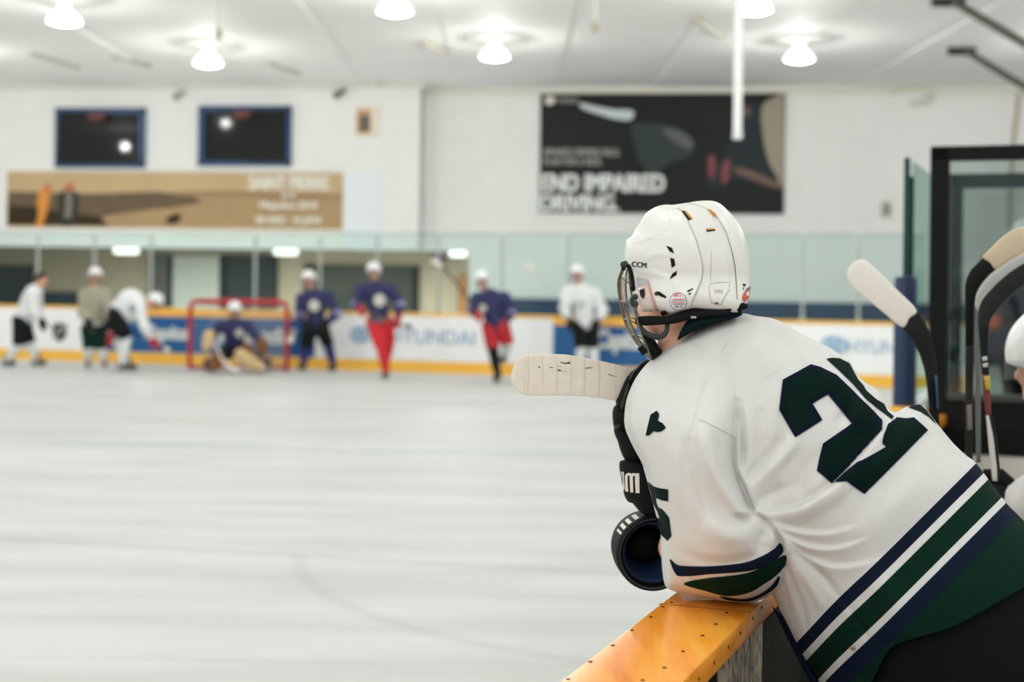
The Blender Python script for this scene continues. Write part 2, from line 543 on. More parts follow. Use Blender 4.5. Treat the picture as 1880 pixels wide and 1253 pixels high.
# ================================================================ ice
def ice_material():
    m = bpy.data.materials.new('ice'); m.use_nodes = True
    nt = m.node_tree; b = nt.nodes['Principled BSDF']
    geo = nt.nodes.new('ShaderNodeNewGeometry')
    sep = nt.nodes.new('ShaderNodeSeparateXYZ'); nt.links.new(geo.outputs['Position'], sep.inputs[0])
    def mth(op, a, b_=None):
        n = nt.nodes.new('ShaderNodeMath'); n.operation = op
        for i, v in enumerate((a, b_)):
            if v is None: continue
            if isinstance(v, (int, float)): n.inputs[i].default_value = v
            else: nt.links.new(v, n.inputs[i])
        return n.outputs[0]
    X, Y = sep.outputs['X'], sep.outputs['Y']
    # painted marks under the ice: two cross lines and a face-off circle
    def line(y0, ang, w):
        a = math.radians(ang)
        d = mth('ADD', mth('MULTIPLY', X, math.sin(a)), mth('MULTIPLY', mth('SUBTRACT', Y, y0), math.cos(a)))
        r = mth('DIVIDE', mth('ABSOLUTE', d), w)
        return mth('MAXIMUM', mth('SUBTRACT', 1.0, r), 0.0)
    def ring(cx, cy, R, w):
        dx = mth('SUBTRACT', X, cx); dy = mth('SUBTRACT', Y, cy)
        d = mth('SQRT', mth('ADD', mth('MULTIPLY', dx, dx), mth('MULTIPLY', dy, dy)))
        r = mth('DIVIDE', mth('ABSOLUTE', mth('SUBTRACT', d, R)), w)
        return mth('MAXIMUM', mth('SUBTRACT', 1.0, r), 0.0)
    l1 = line(8.48, 12.3, 0.12); l2 = line(14.0, 6, 0.3)
    near = mth('LESS_THAN', mth('ADD', mth('MULTIPLY', X, math.sin(math.radians(12.3))), mth('MULTIPLY', mth('SUBTRACT', Y, 8.48), math.cos(math.radians(12.3)))), 0.0)
    c1 = mth('MULTIPLY', ring(1.5, 8.97, 2.79, 0.09), near)
    l3 = line(6.36, 0.5, 0.05)
    warm = mth('ADD', mth('MULTIPLY', l1, 0.16), mth('ADD', mth('MULTIPLY', c1, 0.13), mth('MULTIPLY', l3, 0.07)))
    tc = nt.nodes.new('ShaderNodeTexCoord')
    mp = nt.nodes.new('ShaderNodeMapping'); mp.inputs['Scale'].default_value = (0.35, 1.6, 1); mp.inputs['Rotation'].default_value = (0, 0, 0.2)
    nt.links.new(tc.outputs['Object'], mp.inputs['Vector'])
    nz = nt.nodes.new('ShaderNodeTexNoise'); nz.inputs['Scale'].default_value = 1.3; nz.inputs['Detail'].default_value = 5
    nt.links.new(mp.outputs[0], nz.inputs['Vector'])
    rp = nt.nodes.new('ShaderNodeValToRGB')
    rp.color_ramp.elements[0].position = 0.35; rp.color_ramp.elements[0].color = (*lin((191, 194, 191)), 1)
    rp.color_ramp.elements[1].position = 0.62; rp.color_ramp.elements[1].color = (*lin((206, 208, 207)), 1)
    nt.links.new(nz.outputs['Fac'], rp.inputs[0])
    def mix(f, base, col):
        n = nt.nodes.new('ShaderNodeMixRGB'); nt.links.new(f, n.inputs[0]); nt.links.new(base, n.inputs[1]); n.inputs[2].default_value = (*lin(col), 1); return n.outputs[0]
    c = mix(warm, rp.outputs[0], (110, 70, 110))
    c = mix(mth('MULTIPLY', l2, 0.14), c, (110, 150, 190))
    nt.links.new(c, b.inputs['Base Color'])
    b.inputs['Roughness'].default_value = 0.32
    b.inputs['Specular IOR Level'].default_value = 0.12
    # scratches from skates
    m2 = nt.nodes.new('ShaderNodeMapping'); m2.inputs['Scale'].default_value = (1.2, 9, 1); m2.inputs['Rotation'].default_value = (0, 0, 0.35)
    nt.links.new(tc.outputs['Object'], m2.inputs['Vector'])
    n2 = nt.nodes.new('ShaderNodeTexNoise'); n2.inputs['Scale'].default_value = 2.2; n2.inputs['Detail'].default_value = 8
    nt.links.new(m2.outputs[0], n2.inputs['Vector'])
    mr = nt.nodes.new('ShaderNodeMapRange'); mr.inputs['To Min'].default_value = 0.42; mr.inputs['To Max'].default_value = 0.62
    nt.links.new(n2.outputs['Fac'], mr.inputs['Value']); nt.links.new(mr.outputs[0], b.inputs['Roughness'])
    return m
o = mk('floor', [boxg((-24, -9, -0.1), (18, 42, 0))], ice_material()); meta(o, 'white ice sheet of the rink with faint painted lines', 'ice', kind='structure')

# ================================================================ building shell
WL = Plane((-1.6, 30.9), 6.5)            # upper wall, left of the corner
WR = Plane((-1.6, 31.5), 6.5)            # wall right of the corner, set back
CEIL = 5.93
uc = WL.hit(771, 300)[0]
ZL = WL.hit(430, 456)[1]                 # underside of the upper wall above the lobby
ur = WR.hit(861, 500)[0]
o = mk('wall_back_left', [WL.box(-17, uc, ZL, CEIL + .3, -0.35, 0)], M_wall); meta(o, kind='structure')
o = mk('wall_back_right', [WR.box(ur, 17, 0, CEIL + .3, -0.3, 0), WR.box(uc - 1.5, ur + .01, ZL, CEIL + .3, -0.3, 0),
                           WL.box(uc - 0.3, uc, ZL, CEIL + .3, -0.7, -0.02)], M_wall); meta(o, kind='structure')
# navy dado along the foot of the wall
zn = WR.hit(1300, 553)[1]
o = mk('trim_1', [WR.box(ur + .02, 17, 0.0, zn, 0.005, 0.05)], M_navyw); meta(o, 'navy painted dado along the foot of the back wall', kind='structure')
o = mk('wall_lobby', [WL.box(-17, ur + 4, 0, ZL + .3, -4.6, -4.4), WL.box(ur + 2.6, ur + 2.8, 0, ZL + .3, -4.5, -0.9)], M_lobby); meta(o, kind='structure')
o = mk('ceiling_lobby', [WL.box(-17, uc - 1.6, ZL + .02, ZL + .12, -4.6, -0.36), WL.box(uc - 1.6, ur + 2.8, ZL + .02, ZL + .12, -4.6, -0.98)], M_lobbyd); meta(o, kind='structure')

# ceiling of white foil panels with shallow seams
geo = [boxg((-24, -12, CEIL), (18, 34, CEIL + .25))]
o = mk('ceiling', geo, M_ceil); meta(o, 'white panelled rink ceiling', kind='structure')
seams = []
for k in range(9):
    x = -18 + k * 4.2
    seams.append(boxg((x, -6, CEIL - .03), (x + 2.1, 31.5, CEIL + .02)))
o = mk('trim_2', seams, M_ceil); meta(o, 'slightly lower alternate panels of the ceiling', kind='structure')
o = mk('trim_3', [WL.box(-17, uc + .1, CEIL - .10, CEIL + .02, 0.0, 0.09), WR.box(uc, 17, CEIL - .16, CEIL + .02, 0, 0.12)], mat('cornice', (214, 212, 200), .7)); meta(o, 'shallow cornice where wall meets ceiling', kind='structure')

LZ = CEIL - .37
VIS = [(382, 118, 'hanging round lamp above the gap between the two blue windows'), (908, 106, 'hanging round lamp left of the black poster'), (1467, 110, 'hanging round lamp above the right end of the black poster'),
       (118, 41, 'leftmost round hanging lamp at the top of the photo'), (725, 23, 'round hanging lamp at the top between left and centre'), (1384, 20, 'round hanging lamp at the top beside the white pole')]
LAMPS = []
for x, y, lb in VIS:
    r = P(x, y, 1.0) - CAM; q = CAM + r * ((LZ - CH) / r.z); LAMPS.append((q.x, q.y))
LAMPS += [(-10.9, 26.6), (-16, 27.5), (-11.9, 22.3), (-16.5, 23), (9.9, 24.1), (9.9, 19.8)]  # unseen lamps at both sides, added to brighten the back wall
LAMPS += [(xx - .6, yy) for yy in (16.3, 12.2, 8.1, 4.0, -0.1, -4.2, -8.2) for xx in (-10.5, -5.7, -.9, 3.9, 8.7)]  # unseen rows continuing the lamp grid, those behind the camera added as fill
# ---------------------------------------------------------------- windows
for n, (x0, y0, x1, y1) in enumerate(((104, 199, 268, 308), (366, 195, 536, 305))):
    u0, u1, z0, z1 = WL.rect(x0, y0, x1, y1)
    fw = 0.13
    fr = mk('window_%d' % (n + 1), [WL.box(u0, u1, z0, z0 + fw * .8, 0, .09), WL.box(u0, u1, z1 - fw, z1, 0, .09),
                        WL.box(u0, u0 + fw, z0, z1, 0, .09), WL.box(u1 - fw, u1, z0, z1, 0, .09)], M_frameblue)
    meta(fr, 'dark viewing window with blue frame above the brown banner, %s' % ('left one' if n == 0 else 'right one'), kind='structure')
    uq, zq = WL.hit(*((234, 263), (418, 220))[n]); Q = WL.pt(uq, zq, .03)
    best = None
    for lx, ly in LAMPS:
        nn = ((CAM - Q).normalized() + (Vector((lx, ly, LZ)) - Q).normalized()).normalized()
        if best is None or nn.dot(WL.n) > best.dot(WL.n): best = nn
    print('PANE', n, math.degrees(math.acos(best.dot(WL.n))), u1 - u0, z1 - z0)
    # panes lean a little in their frames
    su, sz = -best.dot(WL.d) / best.dot(WL.n), -best.z / best.dot(WL.n)
    cu, cz = (u0 + u1) / 2, (z0 + z1) / 2
    lim = lambda v: max(-.16, min(.16, v))
    V8 = [WL.pt(u, z, t + .1 + lim(su * (u - cu) + sz * (z - cz))) for t in (-.008, .008) for u, z in ((u0 + .1, z0 + .08), (u1 - .1, z0 + .08), (u1 - .1, z1 - .1), (u0 + .1, z1 - .1))]
    mk('pane', [(V8, [(3, 2, 1, 0), (4, 5, 6, 7), (0, 1, 5, 4), (1, 2, 6, 5), (2, 3, 7, 6), (3, 0, 4, 7)])], M_winglass, fr)
    red = mat('faint_red_glow', (92, 46, 42), .6)
    xm = (x0 + x1) / 2
    mk('sign_behind_pane', [WL.poly([(xm - 14, y0 + 11), (xm + 14, y0 + 11), (xm + 13, y0 + 22), (xm - 11, y0 + 25)], .28, True)], red, fr)

# ---------------------------------------------------------------- brown banner
u0, u1, z0, z1 = WL.rect(14, 316, 629, 420)
bn = empty('wall_banner', WL.pt((u0 + u1) / 2, z0, .03), 'long brown beach banner with two people and cream lettering under the windows', 'banner')
mk('banner_panel', [WL.box(u0, u1, z0, z1, 0.0, .03)], M_tan, bn)
mk('beach', [WL.poly([(16, 352), (200, 356), (330, 352), (628, 361), (627, 419), (15, 415)], .033)], M_tan2, bn)
mk('shoreline', [WL.poly([(16, 352), (180, 356), (290, 352), (360, 362), (372, 372), (330, 380), (240, 390), (190, 398), (190, 415), (15, 413)], .036)], M_brown, bn)
mk('dune', [WL.poly([(16, 378), (60, 380), (130, 392), (186, 398), (200, 416), (15, 413)], .039)], M_brown2, bn)
mk('ridge_band', [WL.poly([(330, 352), (450, 351), (628, 357), (628, 366), (450, 362), (340, 361)], .037)], mat('ridge_brown', (150, 120, 84), .6), bn)
mk('painted_figure', [WL.poly([(70, 365), (84, 342), (93, 342), (93, 360), (90, 380), (84, 400), (78, 416), (66, 416), (72, 395)], .043, True)], mat('figure_orange', (212, 138, 52), .6), bn)
mk('painted_figure', [WL.poly([(108, 362), (120, 350), (136, 350), (145, 364), (142, 400), (138, 414), (112, 414), (110, 390)], .043, True)], mat('figure_dark', (56, 58, 52), .6), bn)
mk('painted_head', [WL.poly([(84, 349), (86, 340), (92, 340), (94, 348), (90, 353)], .046, True)], mat('figure_skin', (190, 100, 60), .6), bn)
mk('painted_head', [WL.poly([(122, 349), (125, 337), (133, 337), (135, 348), (129, 353)], .046, True)], mat('figure_skin', (190, 100, 60), .6), bn)
mk('painted_shirt', [WL.poly([(123, 355), (133, 355), (134, 380), (131, 400), (120, 398), (122, 378)], .047, True)], mat('figure_grey', (120, 116, 104), .6), bn)
mk('rock', [WL.poly([(306, 402), (318, 395), (330, 393), (333, 403), (322, 411), (308, 410)], .041, True)], M_brown2, bn)
for s, (x0, y0, x1, y1), bold in (('SAINT PIERRE', (458, 323, 606, 349), .07), ('ET', (519, 355, 547, 364), .04), ('Miquelon 2018', (478, 371, 584, 387), .06), ('30 DEC  16 JAN', (470, 398, 590, 414), .07)):
    a = WL.rect(x0, y0, x1, y1)
    text_on('lettering', s, WL, *a, .05, M_cream, bn, bold)

# pale blank panel right of the banner
u0, u1, z0, z1 = WL.rect(634, 316, 697, 455)
o = mk('wall_panel', [WL.box(u0, u1, z0, z1, 0, .02)], mat('pale_blue_panel', (222, 228, 232), .5)); meta(o, 'pale bluish blank wall panel at the right end of the brown banner', 'panel')
# small notice
u0, u1, z0, z1 = WL.rect(653, 196, 697, 252)
o = empty('wall_notice', WL.pt(u0, z0), 'small framed notice on the white wall beside the right blue window', 'notice')
mk('board', [WL.box(u0, u1, z0, z1, 0, .03)], mat('notice_cream', (226, 214, 196), .6), o)
a = WL.rect(656, 201, 681, 246); mk('picture', [WL.box(a[0], a[1], a[2], a[3], .03, .035)], mat('notice_orange', (196, 152, 110), .6), o)
a = WL.rect(660, 212, 680, 242); mk('print', [WL.box(a[0], a[1], a[2], a[3], .035, .04)], mat('notice_dark', (96, 88, 80), .6), o)

# ---------------------------------------------------------------- poster
u0, u1, z0, z1 = WR.rect(992, 170, 1440, 392)
po = empty('wall_poster', WR.pt((u0 + u1) / 2, z0), 'large black poster with bold white lettering high on the back wall', 'poster')
mk('poster_panel', [WR.box(u0, u1, z0, z1, 0, .06)], mat('poster_black', (36, 40, 38), .5, var=.1, scale=.8), po)
def pp(name, pts, t, m, sm=True): return mk(name, [WR.poly(pts, t, sm)], m, po)
pp('window_scene', [(1425, 178), (1438, 176), (1438, 330), (1430, 345), (1412, 320), (1402, 280), (1398, 200)], .064, mat('poster_tan', (150, 142, 122), .6))
pp('smoke', [(1160, 232), (1185, 226), (1230, 232), (1262, 246), (1276, 270), (1262, 290), (1230, 300), (1200, 320), (1176, 300), (1165, 265)], .064, mat('poster_smoke', (58, 66, 68), .6))
pp('smoke', [(1215, 240), (1245, 240), (1270, 258), (1268, 275), (1240, 262)], .067, mat('poster_smoke_light', (84, 88, 88), .6))
pp('lamp_streak', [(1066, 190), (1095, 196), (1130, 202), (1158, 203), (1164, 211), (1156, 221), (1130, 219), (1098, 210), (1070, 200)], .064, mat('poster_streak', (196, 206, 208), .6))
pp('seated_figure', [(1352, 210), (1368, 188), (1388, 190), (1396, 215), (1402, 262), (1412, 300), (1428, 330), (1420, 345), (1350, 330), (1300, 345), (1320, 300), (1340, 262)], .068, mat('poster_figure', (48, 54, 58), .6))
pp('red_patch', [(1300, 290), (1310, 286), (1314, 310), (1306, 330), (1300, 315)], .072, mat('poster_red', (120, 56, 60), .6))
pp('red_patch', [(1328, 300), (1340, 296), (1338, 325), (1330, 340), (1324, 325)], .072, mat('poster_red', (120, 56, 60), .6))
pp('arm_patch', [(1350, 308), (1385, 316), (1425, 335), (1436, 345), (1420, 345), (1380, 330), (1352, 318)], .072, mat('poster_skin', (104, 82, 66), .6))
pp('face_patch', [(1364, 200), (1372, 196), (1378, 206), (1372, 216), (1365, 212)], .072, mat('poster_skin', (104, 82, 66), .6))
pp('emblem', [(1001, 185), (1006, 178), (1014, 178), (1020, 184), (1014, 192), (1004, 192)], .064, M_cream)
M_pw = mat('poster_white', (222, 226, 222), .6, var=.01); M_pg = mat('poster_grey', (150, 148, 142), .6)
for s, r, b, m in (('CANADA', (1024, 180, 1062, 190), .05, M_pg), ('IMPAIRED DRIVING KILLS.', (999, 273, 1138, 287), .05, M_pg), ('PLAN FOR A RIDE.', (998, 291, 1106, 304), .05, M_pg),
                ('END IMPAIRED', (995, 320, 1221, 353), .055, M_pw), ('DRIVING.', (993, 358, 1137, 389), .055, M_pw)):
    text_on('lettering', s, WR, *WR.rect(*r), .075, m, po, b)

# small box on the wall
u0, u1, z0, z1 = WR.rect(1618, 371, 1634, 398)
o = empty('wall_box', WR.pt(u0, z0), 'small grey control box on the white wall right of the black poster', 'box')
mk('casing', [WR.box(u0, u1, z0, z1, 0, .08, .01)], mat('box_grey', (176, 176, 164), .6), o)
a = WR.rect(1623, 377, 1631, 392); mk('cover', [WR.box(*a, .08, .09)], mat('box_dark', (120, 120, 108), .6), o)
# brackets along the cornice
for i, (x, y) in enumerate(((331, 174), (626, 171), (705, 149))):
    pl = WL
    u, z = pl.hit(x, y)
    o = empty('bracket', pl.pt(u, z), ['small dull bracket on the wall between the blue windows', 'dark bracket under the ceiling left of the small notice', 'dark ceiling hook above the small notice'][i], 'bracket')
    g = mat('bracket_dark', (84, 84, 68), .6) if i else mat('bracket_dull', (150, 150, 134), .6)
    mk('arm', [tube([pl.pt(u - .1, z - .06, .07), pl.pt(u + .02, z + .0, .12), pl.pt(u + .12, z + .03, .2)], .05, 8)], g, o)
    mk('plate', [pl.box(u - .15, u - .03, z - .12, z + .02, 0, .04)], g, o)
# pipework at the top right of the back wall
o = empty('wall_pipe', WR.pt(*WR.hit(1700, 170)), 'cream pipe loop under the ceiling above the glass at right', 'pipe')
pts = [(1630, 147), (1640, 166), (1690, 162), (1704, 168), (1704, 186), (1672, 192)]
mk('pipe', [tube([WR.pt(*WR.hit(*p), .1) for p in pts], .05, 8, 4)], mat('pipe_cream', (206, 204, 188), .6), o)
mk('clip', [WR.box(WR.hit(1640, 166)[0] - .08, WR.hit(1640, 166)[0] + .08, WR.hit(1640, 166)[1] - .08, WR.hit(1640, 166)[1] + .08, 0, .17)], mat('pipe_cream', (206, 204, 188), .6), o)
o = mk('wall_cable', [tube([WR.pt(*WR.hit(*p), .05) for p in ((1872, 120), (1868, 190), (1858, 280), (1852, 420))], .035, 6, 4)], mat('cable_tan', (176, 164, 132), .6))
meta(o, 'thin tan cable running down the back wall behind the glass frames', 'cable')
# small dark marks of hangers on the ceiling
for i, (a, b) in enumerate((((215, 106), (270, 122)), ((492, 116), (545, 134)), ((780, 82), (815, 96)), ((60, 100), (140, 124)), ((1280, 38), (1322, 66)))):
    def onceil(p):
        r = P(*p, 1.0) - CAM; return CAM + r * ((CEIL - .05 - CH) / r.z)
    o = empty('ceiling_strut', onceil(a), ['short dull strut under the ceiling above the first blue window', 'short strut under the ceiling above the second blue window', 'short strut under the ceiling between two round lamps', 'faint strut under the ceiling at the far left', 'short tan strut under the ceiling near the white pole'][i], 'strut', 'ceiling struts')
    A, B = onceil(a), onceil(b)
    mk('bar', [tube([A, B], .05, 8)], mat('strut_dull', (186, 184, 168), .6), o)
    for E in (A, B): mk('bolt', [tube([E + Vector((0, 0, -.02)), E + Vector((0, 0, .06))], .09, 10)], mat('strut_bolt', (170, 168, 150), .6), o)
# dark sprinkler-like drops
for i, (x, y) in enumerate(((402, 62), (1092, 50))):
    r = P(x, y, 1.0) - CAM; q = CAM + r * ((CEIL - .5 - CH) / r.z)
    o = empty('ceiling_hook', q, ['small tan hanger below the ceiling above the second hanging lamp', 'small tan hanger below the ceiling above the black poster'][i], 'hanger')
    g = mat('hook_tan', (170, 164, 144), .6)
    mk('rod', [tube([q, q + Vector((0, 0, .5))], .03, 8)], mat('hook_rod', (206, 204, 192), .6), o)
    mk('knob', [ellipsoid(q, ((.07, 0, 0), (0, .07, 0), (0, 0, .09)), 12, 8)], g, o)

# ---------------------------------------------------------------- hanging lamps
LZ = CEIL - .37
def lamp(x, y, label=None, r=.26):
    c = Vector((x, y, LZ))
    if label:
        e = empty('hanging_lamp', c, label, 'lamp', 'round lamps under the ceiling')
        mk('reflector', [lathe([(r * .96, 0), (r, .03), (r * .72, .12), (r * .34, .2), (r * .3, .30), (0.001, .31)], c, (0, 0, 1), 28)], M_acr, e, smooth=.7)
        mk('lens', [lathe([(0.001, -.035), (r * .6, -.03), (r * .94, .0), (r * .96, .01)], c, (0, 0, 1), 28)], M_lamp, e, smooth=.7)
        mk('stem', [tube([c + Vector((0, 0, .3)), c + Vector((0, 0, .38))], .03, 8)], M_lampbody, e)
    li = bpy.data.lights.new('lamp_light', 'POINT'); li.shadow_soft_size = .09; li.energy = LAMP_W * (1.5 if y > 19 else 1.0)
    li.color = (1.0, .985, .95)
    lo = bpy.data.objects.new('lamp_light', li); COL.objects.link(lo); lo.location = c + Vector((0, 0, -.11))
    return lo
LAMP_W = 63
for i, (x, y) in enumerate(LAMPS): lamp(x, y, VIS[i][2] if i < 6 else None)
# white pole hanging from the ceiling
q = P(1354, 250, 19.0); top = P(1356, 30, 19.0)
o = empty('hanging_pole', q, 'thin white pole hanging from the ceiling in front of the black poster', 'pole')
mk('tube', [tube([q, Vector((q.x, q.y, CEIL))], .058, 12)], mat('pole_white', (238, 240, 238), .4), o, smooth=.6)
mk('end_cap', [tube([q + Vector((0, 0, -.04)), q + Vector((0, 0, .05))], .066, 12)], mat('pole_cap', (226, 230, 232), .4), o, smooth=.6)
# dark roof braces top right
for i, (a, b, Y0, Y1) in enumerate((((1748, 2), (1935, 112), 21, 17.0), ((1772, 93), (1935, 192), 25.2, 20.5))):
    A, B = P(*a, Y0), P(*b, Y1)
    o = empty('roof_brace', A, ['dark sloping roof brace in the top right corner, upper one', 'dark sloping roof brace at right, lower one'][i], 'brace', 'dark roof braces')
    g = mat('brace_dark', (78, 76, 68), .5)
    mk('rod', [tube([A, A + (B - A) * 1.9], .062, 10)], g, o)
    mk('bracket', [boxg(A + Vector((-.3, -.09, -.08)), A + Vector((.18, .09, .09)), None, .02)], mat('brace_plate', (62, 60, 54), .5), o)

# ================================================================ end boards and glass
BO = Plane((-.68, 25.35), 17.0)
BZ = 1.07
ub0 = BO.hit(-420, 620)[0]; ub1 = BO.hit(1770, 650)[0]
db = empty('dasher_boards', BO.pt((ub0 + ub1) / 2, 0), 'white and blue advert boards with yellow rail across the far end of the rink', 'rink boards')
mk('board_wall', [BO.box(ub0, ub1, 0.0, BZ - .03, -.12, 0)], M_white, db)
mk('kick_strip', [BO.box(ub0, ub1, 0.0, .2, 0, .015)], M_yel, db)
mk('cap_rail', [BO.box(ub0, ub1, BZ - .05, BZ, -.14, .02, .01)], M_yel, db)
M_gold = mat('yellow_band', (255, 188, 84), .45)
def panel(x0, x1, y, blue):
    a = BO.hit(x0, y)[0]; b = BO.hit(x1, y)[0]
    if blue:
        mk('yellow_band', [BO.box(a, b, BZ - .16, BZ - .05, 0, .012)], M_gold, db)
        return mk('advert_panel', [BO.box(a, b, .215, BZ - .165, 0, .012)], M_blue, db)
    return mk('advert_panel', [BO.box(a, b, .215, BZ - .06, 0, .012)], M_white, db)
panel(190, 578, 630, True); panel(1016, 1193, 630, True)
panel(-40, 188, 620, False); panel(580, 812, 630, False); panel(814, 1014, 630, False); panel(1195, 1400, 630, False); panel(1402, 1640, 650, False)
M_logo = mat('logo_blue', (152, 188, 216), .5)
def word(s, x0, x1, y0, y1, m, bold=.02, shear=0.0):
    u0 = BO.hit(x0, (y0 + y1) / 2)[0]; u1 = BO.hit(x1, (y0 + y1) / 2)[0]
    xm = (x0 + x1) / 2
    z1 = BO.hit(xm, y0)[1]; z0 = BO.hit(xm, y1)[1]
    return text_on('advert_lettering', s, BO, u0, u1, z0, z1, .016, m, db, bold, shear)
word('HYUNDAI', 716, 872, 606, 632, M_logo, .005)
word('HYUNDAI', 1556, 1700, 626, 650, M_logo, .005)
def hlogo(x, y, w, h):
    a = BO.hit(x, y)
    mpp = w / F * 25
    ring_ = [BO.pt(a[0] + mpp / 2 * math.cos(t), a[1] + mpp * h / w / 2 * math.sin(t), .018) for t in np.linspace(0, 2 * math.pi, 25)[:-1]]
    g = [tube(ring_, .03, 6, 0, True)]
    for sx in (-.18, .18): g.append(tube([BO.pt(a[0] + mpp * (sx - .06), a[1] - mpp * .25, .018), BO.pt(a[0] + mpp * (sx + .06), a[1] + mpp * .25, .018)], .035, 6))
    g.append(tube([BO.pt(a[0] - mpp * .18, a[1] - .02, .018), BO.pt(a[0] + mpp * .18, a[1] + .02, .018)], .035, 6))
    mk('emblem', g, M_logo, db)
hlogo(663, 614, 40, 26); hlogo(1531, 634, 40, 26)
word('Capital', 262, 352, 597, 632, M_pw, .06, .25); word('Hyundai', 400, 545, 601, 640, M_pw, .06, .25); word('Capital', 1094, 1186, 606, 652, M_pw, .06, .25)
# shield emblem
M_sh = mat('shield_dark', (70, 66, 62), .5); M_sh2 = mat('shield_silver', (196, 192, 184), .5)
mk('emblem', [BO.poly([(97, 594), (103, 596), (110, 591), (117, 596), (124, 594), (123, 618), (110, 629), (97, 618)], .016)], M_sh, db)
mk('emblem', [BO.poly([(100, 613), (120, 598), (121, 606), (101, 620)], .020), BO.poly([(106, 600), (113, 600), (108, 606)], .02)], M_sh2, db)
word('NHL', 100, 121, 603, 614, M_sh, .02)
# glass panes and posts
pxs = [-40, 66, 170, 274, 466, 585, 690, 802, 920, 1042, 1160, 1276, 1473, 1576, 1700]
us = [BO.hit(x, 520)[0] for x in pxs]
ZG = 2.50
lblg = ['leftmost', 'second', 'third', 'fourth', 'fifth', 'sixth', 'seventh', 'eighth', 'ninth', 'tenth', 'eleventh', 'twelfth', 'thirteenth', 'rightmost']
for i, (a, b) in enumerate(zip(us[:-1], us[1:])):
    o = empty('shield_glass', BO.pt((a + b) / 2, BZ), 'clear greenish shield glass on the far boards, %s pane from the left' % lblg[i], 'glass panel', 'shield glass above the end boards')
    mk('pane', [BO.box(a + .025, b - .025, BZ + .002, ZG, -.062, -.05)], M_glass, o)
    mk('top_edge', [BO.box(a + .025, b - .025, ZG, ZG + .012, -.062, -.05)], M_tealedge, o)
for i, a in enumerate(us[1:-1]):
    o = empty('glass_post', BO.pt(a, BZ), 'slim grey post between shield glass panes on the far boards, %s from the left' % lblg[i], 'post', 'posts between the end glass panes')
    mk('upright', [BO.box(a - .022, a + .022, BZ, ZG - .03, -.075, -.035)], M_steel, o)
    mk('foot', [BO.box(a - .045, a + .045, BZ, BZ + .06, -.1, -.02, .008)], M_steel, o)

# ================================================================ lobby behind the glass
LB = Plane(WL.pt(0, 0, -4.38), 6.5)
def lob(name, x0, y0, x1, y1, m, label, cat, t=.06):
    a = LB.rect(x0, y0, x1, y1); e = empty(name, LB.pt(a[0], max(a[2], 0)), label, cat)
    z0 = max(a[2], 0.01)
    mk('slab', [LB.box(a[0], a[1], z0, a[3], .0, t)], m, e)
    w = (a[1] - a[0]) * .06
    mk('edge', [LB.box(a[0], a[0] + w, z0, a[3], t, t + .03), LB.box(a[1] - w, a[1], z0, a[3], t, t + .03)], M_dark, e)
    return e
M_glz = mat('lobby_dark_glass', (52, 62, 64), .3, var=.1, scale=1)
lob('lobby_window', -20, 488, 62, 572, M_glz, 'dark window at the back of the lobby at the far left', 'window')
lob('lobby_counter', 82, 536, 145, 600, mat('lobby_navy', (48, 60, 74), .5), 'dark low counter in the lobby behind the left players', 'counter')
lob('lobby_door', 412, 470, 510, 600, mat('lobby_door_dark', (50, 58, 56), .4, var=.1, scale=1), 'dark double door in the lobby behind the goal', 'door')
lob('lobby_door', 274, 468, 312, 590, mat('lobby_door_grey', (96, 92, 86), .5), 'grey door in the lobby left of the goal', 'door')
lob('lobby_window', 560, 488, 770, 580, mat('lobby_board', (72, 74, 66), .4, var=.1, scale=1), 'wide dark window in the lobby behind the navy players', 'window')
lob('lobby_screen', 312, 470, 410, 600, mat('lobby_pale', (200, 198, 186), .6), 'pale grey partition in the lobby above the goal', 'partition', .04)
lob('lobby_pillar', 842, 505, 858, 600, mat('lobby_wood', (176, 116, 56), .5), 'orange wooden post in the lobby right of the standing red-shorts skater', 'post')
lob('lobby_sign', 797, 460, 815, 490, mat('sign_violet', (120, 112, 168), .5), 'small violet sign hanging in the lobby by the last light', 'sign')
for i, (x, y) in enumerate(((232, 461), (525, 463), (841, 466))):
    u, z = WL.hit(x, y)
    o = empty('lobby_light', WL.pt(u, z, -1.2), ['bright tube light on the lobby ceiling, left one', 'bright tube light on the lobby ceiling above the goal', 'bright tube light at the right end of the lobby'][i], 'lamp', 'tube lights in the lobby')
    w = .27 if i < 2 else .2
    q = P(x, y, 32.2)
    M = Matrix.Translation(q)
    mk('diffuser', [boxg((-w, -.12, -.07), (w, .12, .07), M, .05)], M_tube, o, smooth=.6)
    mk('housing', [boxg((-w - .04, -.14, .06), (w + .04, .14, .12), M)], M_lampbody, o)
    li = bpy.data.lights.new('lobby_lamp_light', 'AREA'); li.shape = 'RECTANGLE'; li.size = .5; li.size_y = .24; li.energy = 150
    lo = bpy.data.objects.new('lobby_lamp_light', li); COL.objects.link(lo); lo.location = q + Vector((0, 0, -.1))

# ================================================================ goal
GO = Plane((G(437, 25.6).x, 25.6), 8.0)
u0 = GO.hit(349, 620)[0]; u1 = GO.hit(527, 620)[0]; gz = 1.24; gd = .52
go = empty('hockey_goal', GO.pt((u0 + u1) / 2, 0), 'red framed hockey goal with white net in front of the blue boards', 'goal')
M_red = mat('goal_red', (186, 40, 46), .4)
r = .045
mk('front_frame', [tube([GO.pt(u0, 0.0), GO.pt(u0, gz - .12), GO.pt(u0 + .04, gz - .03), GO.pt(u0 + .13, gz), GO.pt(u1 - .13, gz), GO.pt(u1 - .04, gz - .03), GO.pt(u1, gz - .12), GO.pt(u1, 0)], r, 10)], M_red, go, smooth=.7)
mk('base_frame', [tube([GO.pt(u0, .03), GO.pt(u0 + .2, .03, -gd), GO.pt((u0 + u1) / 2, .03, -gd - .1), GO.pt(u1 - .2, .03, -gd), GO.pt(u1, .03)], .03, 8)], M_red, go, smooth=.7)
